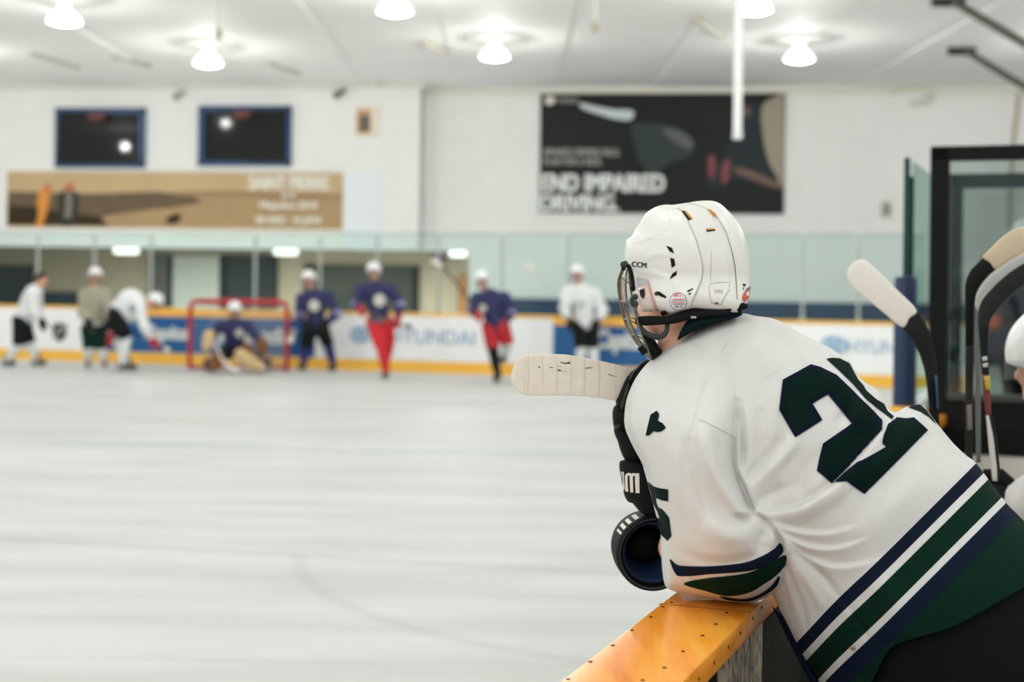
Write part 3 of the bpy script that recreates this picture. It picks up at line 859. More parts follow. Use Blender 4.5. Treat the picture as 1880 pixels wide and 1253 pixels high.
mk('top_bar', [tube([GO.pt(u0 + .05, gz - .03), GO.pt(u0 + .25, gz - .05, -.45), GO.pt(u1 - .25, gz - .05, -.45), GO.pt(u1 - .05, gz - .03)], .022, 8)], M_red, go, smooth=.7)
net = []
for k in range(19):
    u = u0 + .05 + (u1 - u0 - .1) * k / 18
    uu = u0 + .27 + (u1 - u0 - .54) * k / 18; ub = u0 + .2 + (u1 - u0 - .4) * k / 18
    net.append(tube([GO.pt(u, gz), GO.pt(uu, gz - .05, -.45), GO.pt(ub, .05, -gd)], .005, 4))
for k in range(11):
    z = .06 + (gz - .12) * k / 10; t = -gd + (gd - .45) * k / 10
    net.append(tube([GO.pt(u0, z), GO.pt(u0 + .22, z, t), GO.pt(u1 - .22, z, t), GO.pt(u1, z)], .005, 4))
mk('net', net, mat('net_white', (232, 234, 232), .8), go)

# ================================================================ team bench side (foreground right)
BA = 21.6
Dv = Vector((math.sin(math.radians(BA)), math.cos(math.radians(BA)), 0)); Rv = Vector((Dv.y, -Dv.x, 0))
A0 = Vector((.3533, 3.005, 0))
MB = Matrix(((Dv.x, Rv.x, 0, A0.x), (Dv.y, Rv.y, 0, A0.y), (0, 0, 1, 0), (0, 0, 0, 1)))     # local (along, toward bench, up)
def Bp(s, t, z): return MB @ Vector((s, t, z))
DZ = 1.07
def wood_material():
    m = bpy.data.materials.new('orange_varnished_cap'); m.use_nodes = True
    nt = m.node_tree; b = nt.nodes['Principled BSDF']
    tc = nt.nodes.new('ShaderNodeTexCoord')
    mp = nt.nodes.new('ShaderNodeMapping'); mp.inputs['Scale'].default_value = (12, 1.6, 12); mp.inputs['Rotation'].default_value = (0, 0, math.radians(BA))
    nt.links.new(tc.outputs['Object'], mp.inputs['Vector'])
    nz = nt.nodes.new('ShaderNodeTexNoise'); nz.inputs['Scale'].default_value = 2.2; nz.inputs['Detail'].default_value = 6; nz.inputs['Roughness'].default_value = .62
    nt.links.new(mp.outputs[0], nz.inputs['Vector'])
    rp = nt.nodes.new('ShaderNodeValToRGB')
    e = rp.color_ramp.elements
    e[0].position = .3; e[0].color = (*lin((232, 136, 28)), 1); e[1].position = .7; e[1].color = (*lin((255, 186, 74)), 1)
    x = e.new(.5); x.color = (*lin((250, 160, 46)), 1)
    nt.links.new(nz.outputs['Fac'], rp.inputs[0]); nt.links.new(rp.outputs[0], b.inputs['Base Color'])
    b.inputs['Roughness'].default_value = .28; b.inputs['Coat Weight'].default_value = .3; b.inputs['Coat Roughness'].default_value = .15
    bp = nt.nodes.new('ShaderNodeBump'); bp.inputs['Strength'].default_value = .25; bp.inputs['Distance'].default_value = .002
    nt.links.new(nz.outputs['Fac'], bp.inputs['Height']); nt.links.new(bp.outputs[0], b.inputs['Normal'])
    return m
M_cap = wood_material()
sb = empty('bench_boards', Bp(0, .09, 0), 'low boards of the team bench with an orange cap rail under the leaning player', 'rink boards')
cap = mk('cap_rail', [boxg((-2.6, 0, DZ - .048), (4.85, .187, DZ), MB, .006)], M_cap, sb, smooth=.5)
mk('board_wall', [boxg((-2.6, .02, 0), (4.85, .12, DZ - .048), MB)], M_white, sb)
def scuff():
    m = bpy.data.materials.new('scuffed_board'); m.use_nodes = True
    nt = m.node_tree; b = nt.nodes['Principled BSDF']
    tc = nt.nodes.new('ShaderNodeTexCoord'); mp = nt.nodes.new('ShaderNodeMapping'); mp.inputs['Scale'].default_value = (70, 70, 18)
    nt.links.new(tc.outputs['Object'], mp.inputs[0])
    nz = nt.nodes.new('ShaderNodeTexNoise'); nz.inputs['Scale'].default_value = 1.6; nz.inputs['Detail'].default_value = 6
    nt.links.new(mp.outputs[0], nz.inputs['Vector'])
    rp = nt.nodes.new('ShaderNodeValToRGB'); e = rp.color_ramp.elements
    e[0].position = .38; e[0].color = (*lin((96, 92, 82)), 1); e[1].position = .6; e[1].color = (*lin((206, 190, 168)), 1)
    nt.links.new(nz.outputs['Fac'], rp.inputs[0]); nt.links.new(rp.outputs[0], b.inputs['Base Color']); b.inputs['Roughness'].default_value = .7
    return m
M_scuff = scuff()
mk('inner_face', [boxg((-2.6, .12, 0), (4.85, .135, DZ - .05), MB)], mat('bench_grey', (30, 30, 27), .7, var=.25, scale=14), sb)
def s_at(px, py, t):
    r = P(px, py, 1.0) - CAM; o = Bp(0, t, 0)
    k = (o - CAM).dot(Rv) / r.dot(Rv); q = CAM + r * k
    return (q - A0).dot(Dv)
s0, s1 = s_at(1338, 1252, .16), s_at(1400, 1190, .16)
mk('scuffed_post', [boxg((s0, .135, .12), (s1, .16, DZ - .05), MB, .004)], M_scuff, sb)
s2 = s_at(1462, 1190, .15)
mk('side_rail', [boxg((s1 + .01, .135, .12), (s1 + .5, .15, DZ - .05), MB, .004)], mat('bench_brown', (40, 38, 33), .7, var=.3, scale=18), sb)
# nails in the cap rail
nails = []
for px, py in ((1233, 1107), (1217, 1115), (1195, 1134), (1160, 1158), (1125, 1186), (1084, 1216), (1043, 1248), (1334, 1126), (1314, 1147), (1290, 1168), (1254, 1197), (1220, 1227), (1180, 1250)):
    r = P(px, py, 1.0) - CAM; q = CAM + r * ((DZ - CH) / r.z)
    nails.append(lathe([(.001, .0014), (.0034, .0011), (.004, .0)], q, (0, 0, 1), 10))
for px, py in ((1382, 1136), (1359, 1163), (1337, 1189), (1311, 1217), (1283, 1247), (1398, 1116)):
    r = P(px, py, 1.0) - CAM; k = (Bp(0, .187, 0) - CAM).dot(Rv) / r.dot(Rv); q = CAM + r * k
    nails.append(lathe([(.001, .0014), (.0030, .0011), (.0036, .0)], q, Rv, 10))
for g in nails: mk('nail', [g], mat('nail_dark', (66, 40, 22), .6), cap)
mk('joint', [boxg((s_at(1300, 1112, .1) - .0015, .0, DZ - .003), (s_at(1300, 1112, .1) + .0015, .187, DZ + .0008), MB)], mat('cap_joint', (150, 84, 20), .6), cap)

# bench floor, back bench
o = mk('trim_4', [boxg((-2.6, .14, 0), (4.55, 2.6, .12), MB)], mat('rubber_floor', (34, 36, 36), .8, var=.1, scale=20)); meta(o, 'raised black rubber floor of the team bench', kind='structure')
be = empty('players_bench', Bp(1.2, .9, .12), 'long plain bench behind the leaning player in the team box', 'bench')
mk('seat', [boxg((.2, .72, .63), (4.3, 1.1, .67), MB, .006)], mat('bench_wood', (196, 190, 176), .6), be)
for s in (.5, 2.2, 4.0): mk('leg', [boxg((s, .78, .12), (s + .06, 1.05, .63), MB)], M_black, be)

# end partitions of the bench with framed glass
def partition(s, x0, x1, yt, yb_, w_px, th_px, m, label, low=True, ysill=None):
    pl = Plane(Bp(s, 0, 0), 0); pl.d = Rv.copy(); pl.n = -Dv
    u0 = pl.hit(x0, 500)[0]; u0b = pl.hit(x1, 500)[0]; zt = pl.hit(x0 + 20, yt)[1]; zt2 = pl.hit(x0 + 20, yb_)[1]
    u1 = u0 + 2.3
    zs = 1.0
    e = empty('bench_partition', pl.pt(u0, .12), label, 'partition')
    mk('frame', [pl.box(u0, u0b, zs - .12, zt, -.04, .04, .004), pl.box(u1 - (u0b - u0), u1, zs - .12, zt, -.04, .04), pl.box(u0, u1, zt2, zt, -.04, .04, .004), pl.box(u0, u1, zs - .12, zs, -.05, .05)], m, e)
    mk('pane', [pl.box(u0b - .01, u1 - .05, zs - .02, zt2 + .01, -.006, .006)], M_clear, e)
    return pl, e, u0, u0b, u1, zs
pl, e, u0, u0b, u1, zs = partition(4.55, 1707, 1741, 270, 296, 0, 0, M_black, 'tall black framed glass partition at the end of the team bench')
zk = pl.hit(1800, 735)[1]; zw = pl.hit(1800, 794)[1]
mk('dark_panel', [pl.box(u0b, u1, zw, zk, -.03, .03)], mat('panel_black', (26, 26, 25), .5), e)
mk('rail', [pl.box(u0b, u1, zk, zk + .03, -.045, .045)], mat('rail_grey', (74, 76, 72), .5), e)
mk('white_board', [pl.box(u0, u1, .12, zw, -.04, .04)], mat('bench_white_board', (226, 220, 208), .5, var=.03, scale=5), e)
pl2, e2, a, b, c, d = partition(6.5, 1743, 1766, 320, 346, 0, 0, M_teal, 'farther dark teal framed glass partition behind the black frame')
mk('base_panel', [pl2.box(a, c, 0.0, .98, -.03, .03)], M_dark, e2)
# dark wall of the next box behind
pl3 = Plane(Bp(8.6, .3, 0), 0); pl3.d = Rv.copy(); pl3.n = -Dv
o = mk('wall_bench_far', [pl3.box(.35, 3.4, 0.0, 1.22, -.05, .05)], M_dark); meta(o, 'dark low wall of the next team box behind the glass partitions', kind='structure')
# blue pad post at the end of the cap rail
q = P(1660, 745, 7.55); c = Vector((q.x, q.y, 0))
pb = empty('padded_post', (c.x, c.y, DZ), 'navy blue padded post standing at the end of the orange rail', 'post')
mk('pad', [lathe([(.001, DZ), (.06, DZ), (.06, 1.74), (.05, 1.76), (.001, 1.765)], c, (0, 0, 1), 24)], mat('pad_blue', (15, 44, 82), .5), pb, smooth=.7)
mk('base', [lathe([(.001, DZ - .06), (.075, DZ - .06), (.075, DZ + .005), (.001, DZ + .006)], c, (0, 0, 1), 24)], M_gold, pb, smooth=.7)
sg = empty('side_glass', Bp(5.1, .06, DZ), 'edge-on pane of greenish side glass rising behind the navy padded post', 'glass panel')
zt = CH + .63 * 1.0
q0 = P(1666, 290, 7.75)
Lg = (Vector((q0.x, q0.y, 0)))
Mg = Matrix(((Dv.x, Rv.x, 0, Lg.x), (Dv.y, Rv.y, 0, Lg.y), (0, 0, 1, 0), (0, 0, 0, 1)))
mk('pane', [boxg((0.3, -.006, DZ), (1.3, .006, q0.z), Mg)], glass_mat('side_pane', (214, 228, 222), .05), sg)
mk('tinted_edge', [boxg((0.012, -.006, DZ), (.3, .006, q0.z - .09), Mg)], glass_mat('side_pane_edge', (92, 132, 122), .05), sg)
mk('edge', [boxg((-.012, -.016, DZ), (.0, .016, q0.z), Mg)], mat('glass_edge_dark', (44, 74, 70), .3), sg)
mk('board_wall', [boxg((0, -.04, 0), (1.3, .08, DZ), Mg)], M_white, sg)
# ================================================================ the leaning player in the foreground
M_jw = mat('jersey_white', (217, 217, 214), 0.85, var=.012, scale=60, bump=.12, bscale=900, spec=.2)
M_jn = mat('jersey_navy', (16, 27, 46), 0.8, spec=.08, var=.06, scale=40, bump=.1, bscale=900, sheen=0)
M_jg = mat('jersey_green', (9, 40, 29), 0.8, spec=.08, var=.08, scale=40, bump=.1, bscale=900, sheen=0)
M_num = mat('number_green', (6, 29, 24), 0.7, spec=.05, var=.06, scale=30)
M_nume = mat('number_edge', (14, 24, 44), 0.7, spec=.05)
M_shell = mat('helmet_white', (232, 231, 226), 0.36, var=.008, scale=10, coat=.12)
M_vent = mat('vent_black', (20, 24, 22), 0.5)
M_venty = mat('vent_amber', (196, 142, 58), 0.5)
M_skin = mat('skin', (246, 190, 160), 0.5, var=.05, scale=40)
M_strap = mat('strap_black', (18, 22, 22), 0.6, bump=.1, bscale=600)
M_chin = mat('chin_grey', (58, 66, 66), 0.45)
M_wire = mat('cage_wire', (128, 118, 106), 0.25, 0.9)
M_pants = mat('pants_black', (17, 20, 21), 0.85, bump=.15, bscale=400)
M_glove = mat('glove_black', (19, 22, 21), 0.6, bump=.12, bscale=500)
M_glove2 = mat('glove_grey', (56, 60, 56), 0.35)
M_gw = mat('glove_lettering', (226, 218, 208), .6)
M_liner = mat('glove_liner_blue', (14, 44, 84), .7, bump=.2, bscale=500)
M_collar = mat('collar_green', (10, 32, 34), .8)
M_tape = mat('stick_tape', (234, 226, 212), 0.75, var=.03, scale=60, bump=.15, bscale=700)
M_shaft = mat('stick_shaft', (30, 32, 32), .35)

def Yp(px, py):
    px = np.asarray(px, float); py = np.asarray(py, float)
    return 2.97 - .25 * ((px - 1250) * .8 + (py - 800) * .3) / 545.0
def Yp1(px, py): return float(Yp(px, py))
def PP(px, py, dy=0.0): return P(px, py, Yp1(px, py) + dy)

feet = G(1860, 2.62)
pl_ = empty('person', (feet.x, feet.y, .12), 'person in white and green hockey jersey 25 and white helmet leaning on the orange rail', 'person')

# ---- body: one continuous surface, mostly under the clothing
def body_prims():
    L = []
    def c(a, b, ra, rb): L.append(('c', np.array(a), np.array(b), ra, rb))
    hd = PP(1262, 505, .02)
    L.append(('e', np.array(hd), (.088, .07, .1), None))
    L.append(('e', np.array(PP(1232, 548, .03)), (.058, .055, .07), None))
    c(PP(1230, 574, .035), PP(1206, 591, .035), .042, .026)           # jaw to chin
    c(PP(1236, 574, -.01), PP(1208, 596, .01), .024, .02)       # near side of the jaw
    c(PP(1232, 572, .08), PP(1206, 596, .06), .024, .02)
    c(PP(1190, 556, .04), PP(1182, 568, .04), .012, .016)         # nose
    c(PP(1196, 590, .02), PP(1196, 590, .05), .011, .011)        # lips
    c(PP(1250, 540, -.045), PP(1248, 560, -.04), .012, .010)      # ear
    c(PP(1262, 572, .035), PP(1262, 650, .03), .054, .062)         # neck
    sh0, sh1 = PP(1345, 750, -.04), PP(1320, 735, .14)
    c(PP(1262, 650, .02), PP(1350, 730, .02), .06, .11)
    c(sh0, sh1, .062, .062)
    c(PP(1370, 740, .03), PP(1500, 850, .03), .125, .125)
    c(PP(1500, 850, .03), PP(1690, 1040, .0), .125, .13)
    # near arm: shoulder, elbow on the rail, forearm going away to the ring cuff
    c(sh0, PP(1335, 1030, -.03), .05, .042)
    c(PP(1335, 1030, -.03), PP(1242, 1005, .03), .042, .034)
    c(PP(1242, 1005, .03), PP(1236, 1005, .10), .033, .03)
    # far arm
    c(sh1, PP(1262, 985, .17), .05, .042)
    c(PP(1262, 985, .17), PP(1196, 855, .10), .042, .026)
    # hands with fingers
    for (w, k, fs) in ((PP(1236, 1005, .10), PP(1222, 1006, .17), [(1212 + i * 5, 990 + i * 11, .20, 1206 + i * 5, 1000 + i * 11, .245) for i in range(4)]),
                       (PP(1196, 855, .10), PP(1168, 792, .10), [(1156, 738, .06 + .02 * i, 1172, 700, .05 + .02 * i) for i in range(4)])):
        c(w, k, .026, .027)
        for x0, y0, d0, x1, y1, d1 in fs:
            c(k, PP(x0, y0, d0), .016, .0095); c(PP(x0, y0, d0), PP(x1, y1, d1), .0095, .0085)
    c(PP(1222, 1000, .15), PP(1232, 985, .20), .014, .010)
    c(PP(1172, 800, .08), PP(1180, 745, .06), .013, .010)
    # legs
    for dy, kx in ((-.09, 1760), (.12, 1700)):
        hip = PP(1740, 1110, dy); kn = PP(kx, 1440, dy); an = Vector((kn.x + .1, kn.y, .24)); toe = an + Vector((-.16, .06, -.05))
        c(hip, kn, .085, .058); c(kn, an, .056, .038); c(an, toe, .036, .03)
    c(PP(1690, 1040, .0), PP(1750, 1130, .0), .13, .13)
    return L
V, Q = surfnet(body_prims(), .0085, k=.018)
body = mk('body', [(V, Q)], M_skin, pl_, smooth=3.14)

# ---- jersey
JP = [(1192,664),(1218,642),(1245,621),(1280,605),(1310,592),(1340,581),(1365,576),(1385,580),(1400,582),(1419,585),(1440,594),(1464,609),(1487,620),(1510,632),(1530,643),(1548,656),(1562,666),(1571,683),(1587,702),(1600,709),(1612,718),(1622,735),(1630,750),(1645,757),(1660,749),(1675,745),(1689,743),(1703,755),(1717,774),(1735,796),(1752,816),(1773,836),(1791,850),(1815,881),(1832,903),(1850,927),(1880,957),(1930,1010),(1980,1080),(2020,1200),(2010,1400),(1970,1600),(1760,1600),(1560,1600),(1530,1400),(1503,1252),(1485,1222),(1468,1193),(1447,1150),(1430,1117),(1423,1102),(1416,1092),(1400,1101),(1375,1107),(1335,1105),(1300,1100),(1270,1094),(1240,1087),(1222,1077),(1216,1050),(1214,1019),(1212,979),(1200,930),(1190,891),(1184,870),(1178,850),(1166,828),(1156,808),(1148,788),(1146,768),(1150,735),(1162,704),(1176,682)]
ARM = [(1080,760),(1140,640),(1230,620),(1300,645),(1342,695),(1352,738),(1354,765),(1353,800),(1351,830),(1353,862),(1368,896),(1379,926),(1386,941),(1400,949),(1418,966),(1432,984),(1440,1004),(1443,1028),(1436,1062),(1424,1085),(1402,1106),(1375,1122),(1300,1150),(1180,1130),(1110,950)]
domJ = Dome(JP, True, g=3.0)
domA = Dome(ARM, True, g=3.0)
def strokes(S):
    S = [(np.array(catmull(p, 5)), w, a, kind) for p, w, a, kind in S]
    def f(pts):
        out = np.zeros(len(pts))
        for L, w, a, kind in S:
            lo = L.min(0) - 3.2 * w; hi = L.max(0) + 3.2 * w
            m = ((pts > lo) & (pts < hi)).all(1)
            if not m.any(): continue
            q = pts[m]; best = np.full(len(q), 1e9); sg = np.zeros(len(q)); tp = np.zeros(len(q))
            n = len(L) - 1
            for i in range(n):
                ab = L[i + 1] - L[i]; t = np.clip(((q - L[i]) @ ab) / (ab @ ab + 1e-9), 0, 1)
                e = q - L[i] - t[:, None] * ab; d = np.linalg.norm(e, axis=1)
                k = d < best; best[k] = d[k]; sg[k] = np.sign(ab[0] * e[k, 1] - ab[1] * e[k, 0]); tp[k] = (i + t[k]) / n
            end = np.sin(np.clip(tp, 0.02, .98) * math.pi) ** .5
            if kind == 'g': v = np.exp(-(best / w) ** 2)
            else:
                th = np.tanh(sg * best / 3.5); v = np.where(th >= 0, th, .7 * th) * np.exp(-(best / w) ** 1.3)
            out[m] += a * v * end * 1.5
        return out
    return f
CREASES = [[tuple(q) for q in catmull(c, 5)] for c in (
    [(1381,944),(1384,938),(1379,926),(1368,896),(1353,862),(1351,830),(1353,800),(1354,765),(1352,738)],
    [(1443,1022),(1440,1004),(1432,984),(1418,966),(1400,949),(1386,941)],
    [(1388,938),(1402,939),(1426,938),(1468,929),(1508,907),(1536,886),(1572,849),(1600,815),(1621,786),(1646,765)],
    [(1404,955),(1440,968),(1480,977),(1520,978),(1560,968)], [(1412,962),(1445,984),(1480,1000),(1530,1006),(1580,992)],
    [(1436,1000),(1450,1040),(1465,1080),(1480,1120),(1486,1160)], [(1430,1010),(1440,1060),(1452,1105),(1468,1150)])]
FOLDS = strokes([
    # sleeve lying in front of the body: hard edge
    ([(1381,944),(1384,938),(1379,926),(1368,896),(1353,862),(1351,830),(1353,800),(1354,765),(1352,738)], 18, .024, 's'),
    ([(1357,742),(1362,790),(1363,830),(1360,866)], 8, -.020, 'g'),
    ([(1284,778),(1308,845),(1340,900),(1372,940)], 24, .011, 'g'),
    ([(1443,1022),(1440,1004),(1432,984),(1418,966),(1400,949),(1386,941)], 15, .015, 's'),
    ([(1386,946),(1376,952),(1366,957),(1350,948)], 8, -.010, 'g'),
    ([(1345,900),(1360,930),(1372,950)], 10, .007, 'g'),
    ([(1405,975),(1395,995),(1400,1010)], 12, -.007, 'g'),
    ([(1414,970),(1420,990),(1416,1008)], 8, .006, 'g'),
    # body folds fanning out from the armpit
    ([(1362,885),(1388,862),(1416,832),(1440,800)], 11, -.009, 'g'),
    ([(1375,900),(1405,870),(1440,835),(1470,800)], 14, .008, 'g'),
    ([(1400,745),(1398,800),(1388,850)], 14, -.006, 'g'),
    ([(1425,700),(1418,760),(1410,810)], 18, .006, 'g'),
    ([(1385,925),(1420,905),(1460,890)], 11, -.006, 'g'),
    # long fold across the number
    ([(1380,936),(1402,939),(1426,938),(1468,929),(1508,907),(1536,886),(1572,849),(1600,815),(1621,786),(1646,765)], 19, .012, 's'),
    ([(1400,952),(1450,950),(1500,930),(1545,900),(1600,850)], 16, .006, 'g'),
    ([(1470,912),(1500,890),(1520,872)], 9, .004, 'g'),
    # folds below it
    ([(1404,955),(1440,968),(1480,977),(1520,978),(1560,968)], 12, .007, 's'),
    ([(1412,962),(1445,984),(1480,1000),(1530,1006),(1580,992)], 12, .007, 's'),
    ([(1425,970),(1455,1000),(1490,1026),(1540,1040),(1600,1030)], 15, .006, 's'),
    ([(1428,975),(1455,1005),(1480,1030),(1512,1060),(1536,1092)], 8, -.007, 'g'),
    ([(1436,1000),(1450,1040),(1465,1080),(1480,1120),(1486,1160)], 12, -.008, 's'),
    ([(1430,1010),(1440,1060),(1452,1105),(1468,1150)], 9, -.007, 's'),
    ([(1460,1040),(1490,1080),(1510,1120)], 10, .005, 'g'),
    # upper back
    ([(1460,640),(1500,680),(1540,720)], 30, .006, 'g'),
    ([(1578,692),(1564,735),(1535,785)], 9, -.006, 'g'),
    ([(1594,708),(1584,748),(1562,798)], 8, .006, 'g'),
    ([(1619,730),(1606,768),(1582,808)], 7, -.006, 'g'),
    ([(1690,745),(1680,780),(1640,830),(1590,880)], 14, .007, 'g'),
    ([(1450,800),(1430,860),(1440,910)], 18, .004, 'g'),
    ([(1500,830),(1470,880),(1478,915)], 13, -.005, 'g'),
    ([(1530,680),(1560,730),(1600,790)], 14, .004, 'g'),
    # shoulder and sleeve drape
    ([(1330,600),(1326,650),(1330,700),(1345,730)], 16, -.005, 'g'),
    ([(1370,600),(1400,650),(1420,690)], 22, .006, 'g'),
    ([(1400,600),(1450,640),(1490,690)], 14, -.004, 'g'),
    ([(1290,690),(1276,760),(1280,800)], 14, -.004, 'g'),
    ([(1282,772),(1300,850),(1335,910),(1372,952)], 13, .006, 'g'),
    ([(1268,800),(1280,880),(1305,950)], 13, -.006, 'g'),
    ([(1236,810),(1243,880),(1262,960)], 14, .005, 'g'),
    ([(1315,800),(1330,860),(1358,925)], 9, -.006, 'g'),
    ([(1235,690),(1214,750),(1205,830)], 18, .004, 'g'),
    ([(1252,800),(1256,900),(1262,980)], 8, -.003, 'g'),
    ([(1290,960),(1330,985),(1380,985)], 18, .006, 'g'),
    ([(1240,1008),(1300,1032),(1370,1026),(1432,992)], 9, -.004, 'g'),
    ([(1215,1000),(1235,1040),(1275,1080)], 8, .007, 'g'),
    ([(1228,1012),(1250,1048),(1300,1082)], 6, -.005, 'g'),
    ([(1700,860),(1640,930),(1560,1000)], 26, .004, 'g'),
    ([(1760,890),(1690,960),(1600,1050)], 18, -.003, 'g'),
    ([(1600,1060),(1640,1110),(1650,1180)], 24, .005, 'g'),
    ([(1541,1093),(1556,1112),(1580,1150),(1600,1180)], 5, -.0025, 'g'),
])
def sstep(x, a, b):
    t = np.clip((x - a) / (b - a), 0, 1); return t * t * (3 - 2 * t)
def jdisp(p):
    arm = domA(p) ** 1.6 * .115 * (0.25 + .75 * sstep(p[:, 1], 650, 800))
    lo = .004 * (np.sin(p[:, 0] * .021 + p[:, 1] * .013) * np.sin(p[:, 1] * .017 - p[:, 0] * .009))
    return arm + FOLDS(p) + lo
BANDS = [2643, 2675, 2695, 2753, 2771, 2815]
def bend(x, y): return x + y + 6 * np.sin((x - 1460) * .012) * np.exp(-((x - 1520) / 60.0) ** 2)
HEM = [(1560,1330),(1600,1253),(1634,1192),(1680,1172),(1740,1155),(1800,1125),(1860,1090),(1930,1050),(2060,1000)]
def bline(s):
    xs = np.linspace(1380, 2100, 60); out = []
    for x in xs:
        y = s - x
        for _ in range(4): y = y - (bend(x, y) - s)
        out.append((x, y))
    return out
HEMc = np.array(catmull(HEM, 6))
def below_hem(c, off=0.0):
    yh = np.interp(c[:, 0], HEMc[:, 0], HEMc[:, 1], left=1500)
    return c[:, 1] > yh + off
def jmat(c):
    s = bend(c[:, 0], c[:, 1]); m = np.zeros(len(c), int)
    cols = [1, 0, 2, 0, 1, 2]
    for b, k in zip(BANDS, cols): m[s > b] = k
    m[c[:, 0] < 1430] = 0
    return m
jersey, BJ = inflate('jersey', JP, Yp, .195, .20, [M_jw, M_jn, M_jg], pl_, step=4, disp=jdisp, lines=[bline(s) for s in BANDS] + [HEM] + CREASES,
                     keep=lambda c: ~below_hem(c), matf=jmat, dome=domJ, bvh=True)
# pants under the hem
pants = inflate('pants', JP, Yp, .178, .18, [M_pants], pl_, step=9, disp=lambda p: jdisp(p) * .3, lines=[[(x, y - 45) for x, y in HEM]],
                keep=lambda c: below_hem(c, -45) & (c[:, 0] > 1500), dome=domJ)
inflate('dark_strip', [(1417,1113),(1447,1140),(1464,1176),(1506,1254),(1520,1300),(1500,1290),(1487,1254),(1458,1198),(1436,1152)], lambda x, y: Yp(x, y) + .012, .012, .02, M_jn, jersey, step=4, smooth=False)  # narrow dark strip along the lower left edge of the jersey

# number on the back
N2a = [(1437,698),(1489,670),(1506,675),(1536,690),(1578,731),(1619,772),(1620,790),(1596,816),(1572,842),(1553,864),(1528,889),(1500,865),(1505,840),(1511,815),(1564,779),(1542,752),(1520,725),(1492,742),(1510,772),(1460,804),(1430,753)]
N2b = [(1533,887),(1553,868),(1575,850),(1600,836),(1626,822),(1619,814),(1622,799),(1631,780),(1647,768),(1664,770),(1678,768),(1703,791),(1587,908),(1554,884)]
N5a = [(1517,660),(1527,658),(1541,659),(1559,668),(1564,678),(1575,698),(1585,709),(1590,718),(1608,734),(1622,742),(1629,756),(1641,766),(1638,771),(1615,754),(1589,733),(1566,706),(1538,679)]
N5b = [(1668,749),(1676,745),(1689,744),(1701,755),(1714,773),(1719,781),(1706,767),(1690,757),(1682,754)]
def number(name, poly, bv, parent, edge=6):
    e = decal(name, poly, bv, M_nume, parent, .0028, 3)
    c = np.array(poly, float); dd = dens(poly, 3, False)
    A = 0.5 * np.sum(c[:, 0] * np.roll(c[:, 1], -1) - np.roll(c[:, 0], -1) * c[:, 1]); sgn = 1 if A > 0 else -1
    inn = []
    n = len(c)
    for i in range(n):
        p0, p1, p2 = c[i - 1], c[i], c[(i + 1) % n]
        e0 = (p1 - p0) / np.linalg.norm(p1 - p0); e1 = (p2 - p1) / np.linalg.norm(p2 - p1)
        n0 = sgn * np.array([-e0[1], e0[0]]); n1 = sgn * np.array([-e1[1], e1[0]])
        b = n0 + n1; b = b / max(np.linalg.norm(b), .2); k = 1 / max(.45, b @ n0)
        inn.append(p1 + b * edge * k)
    decal('face', inn, bv, M_num, e, .0042, 3)
    return e
number('number', N2a, BJ, jersey); number('number', N2b, BJ, jersey, 4)
decal('number', N5a, BJ, M_num, jersey, .0018, 3); decal('number', N5b, BJ, M_num, jersey, .0018, 3)
# sleeve number and tail emblem
N5s = [(1190,885),(1200,893),(1212,897),(1227,899),(1227,921),(1216,919),(1204,914),(1206,926),(1209,932),(1217,936),(1229,951),(1231,968),(1233,985),(1226,993),(1213,981),(1206,960),(1203.6,949),(1212,953),(1208,940),(1200,925),(1195,903)]
decal('number', N5s, BJ, M_num, jersey, .0016, 3)
decal('emblem', [(1206,755),(1195,762),(1190,782),(1186,800),(1192,800),(1201,792),(1208,794),(1216,792),(1223,786),(1217,778),(1208,773),(1210,766),(1210,760)], BJ, M_num, jersey, .0016, 3)
# sleeve stripes
def z2(pts): return [(1080 + x / 2.505, 620 + y / 2.505) for x, y in pts]
decal('stripe', z2([(375,1020),(400,1040),(430,1050),(515,1053),(600,1050),(720,1035),(800,1005),(850,975),(884,945),(897,985),(850,1030),(780,1063),(700,1078),(560,1088),(430,1098),(398,1078)]), BJ, M_jn, jersey, .0015, 3.5, True)
decal('stripe', z2([(440,1132),(540,1108),(640,1097),(740,1080),(820,1045),(904,1000),(908,1040),(868,1090),(820,1125),(740,1172),(640,1188),(540,1165)]), BJ, M_jg, jersey, .0015, 3.5, True)
decal('stripe', z2([(605,1190),(700,1203),(770,1190),(835,1148),(878,1095),(868,1140),(820,1178),(740,1212),(650,1208)]), BJ, M_jn, jersey, .0015, 3.5, True)
# seams
M_seam = mat('seam_thread', (226, 226, 224), .7)
M_seamg = mat('seam_grey', (188, 186, 180), .8)
for pts, m, w in (([(1342,622),(1318,655),(1290,710),(1276,760),(1264,800),(1256,830),(1238,845),(1212,847)], M_seam, 1.6), ([(1282,770),(1316,786),(1352,806)], M_seamg, 1.3),
               ([(1336,1056),(1332,1078),(1333,1100)], mat('seam_green', (60, 92, 84), .8), 1.2)):
    decal('seam', band(pts, w * .8), BJ, m, jersey, .0009, 3)
decal('stain', band([(1560,1188),(1566,1192),(1572,1190)], [2, 5, 1]), BJ, mat('stain_red', (186, 120, 104), .8), jersey, .0018, 3)
decal('stain', band([(1563,1192),(1570,1186)], [2, 1], 3), BJ, mat('stain_red', (186, 120, 104), .8), jersey, .0018, 3)
# collar
def z1(pts): return [(1080 + x / 3.48, 340 + y / 3.48) for x, y in pts]
inflate('collar', z1([(570,992),(580,955),(600,915),(640,862),(720,835),(830,815),(950,810),(985,822),(960,842),(880,868),(800,890),(690,930),(620,965)]), lambda x, y: Yp(x, y) - .062, .02, .05, M_collar, jersey, step=4)

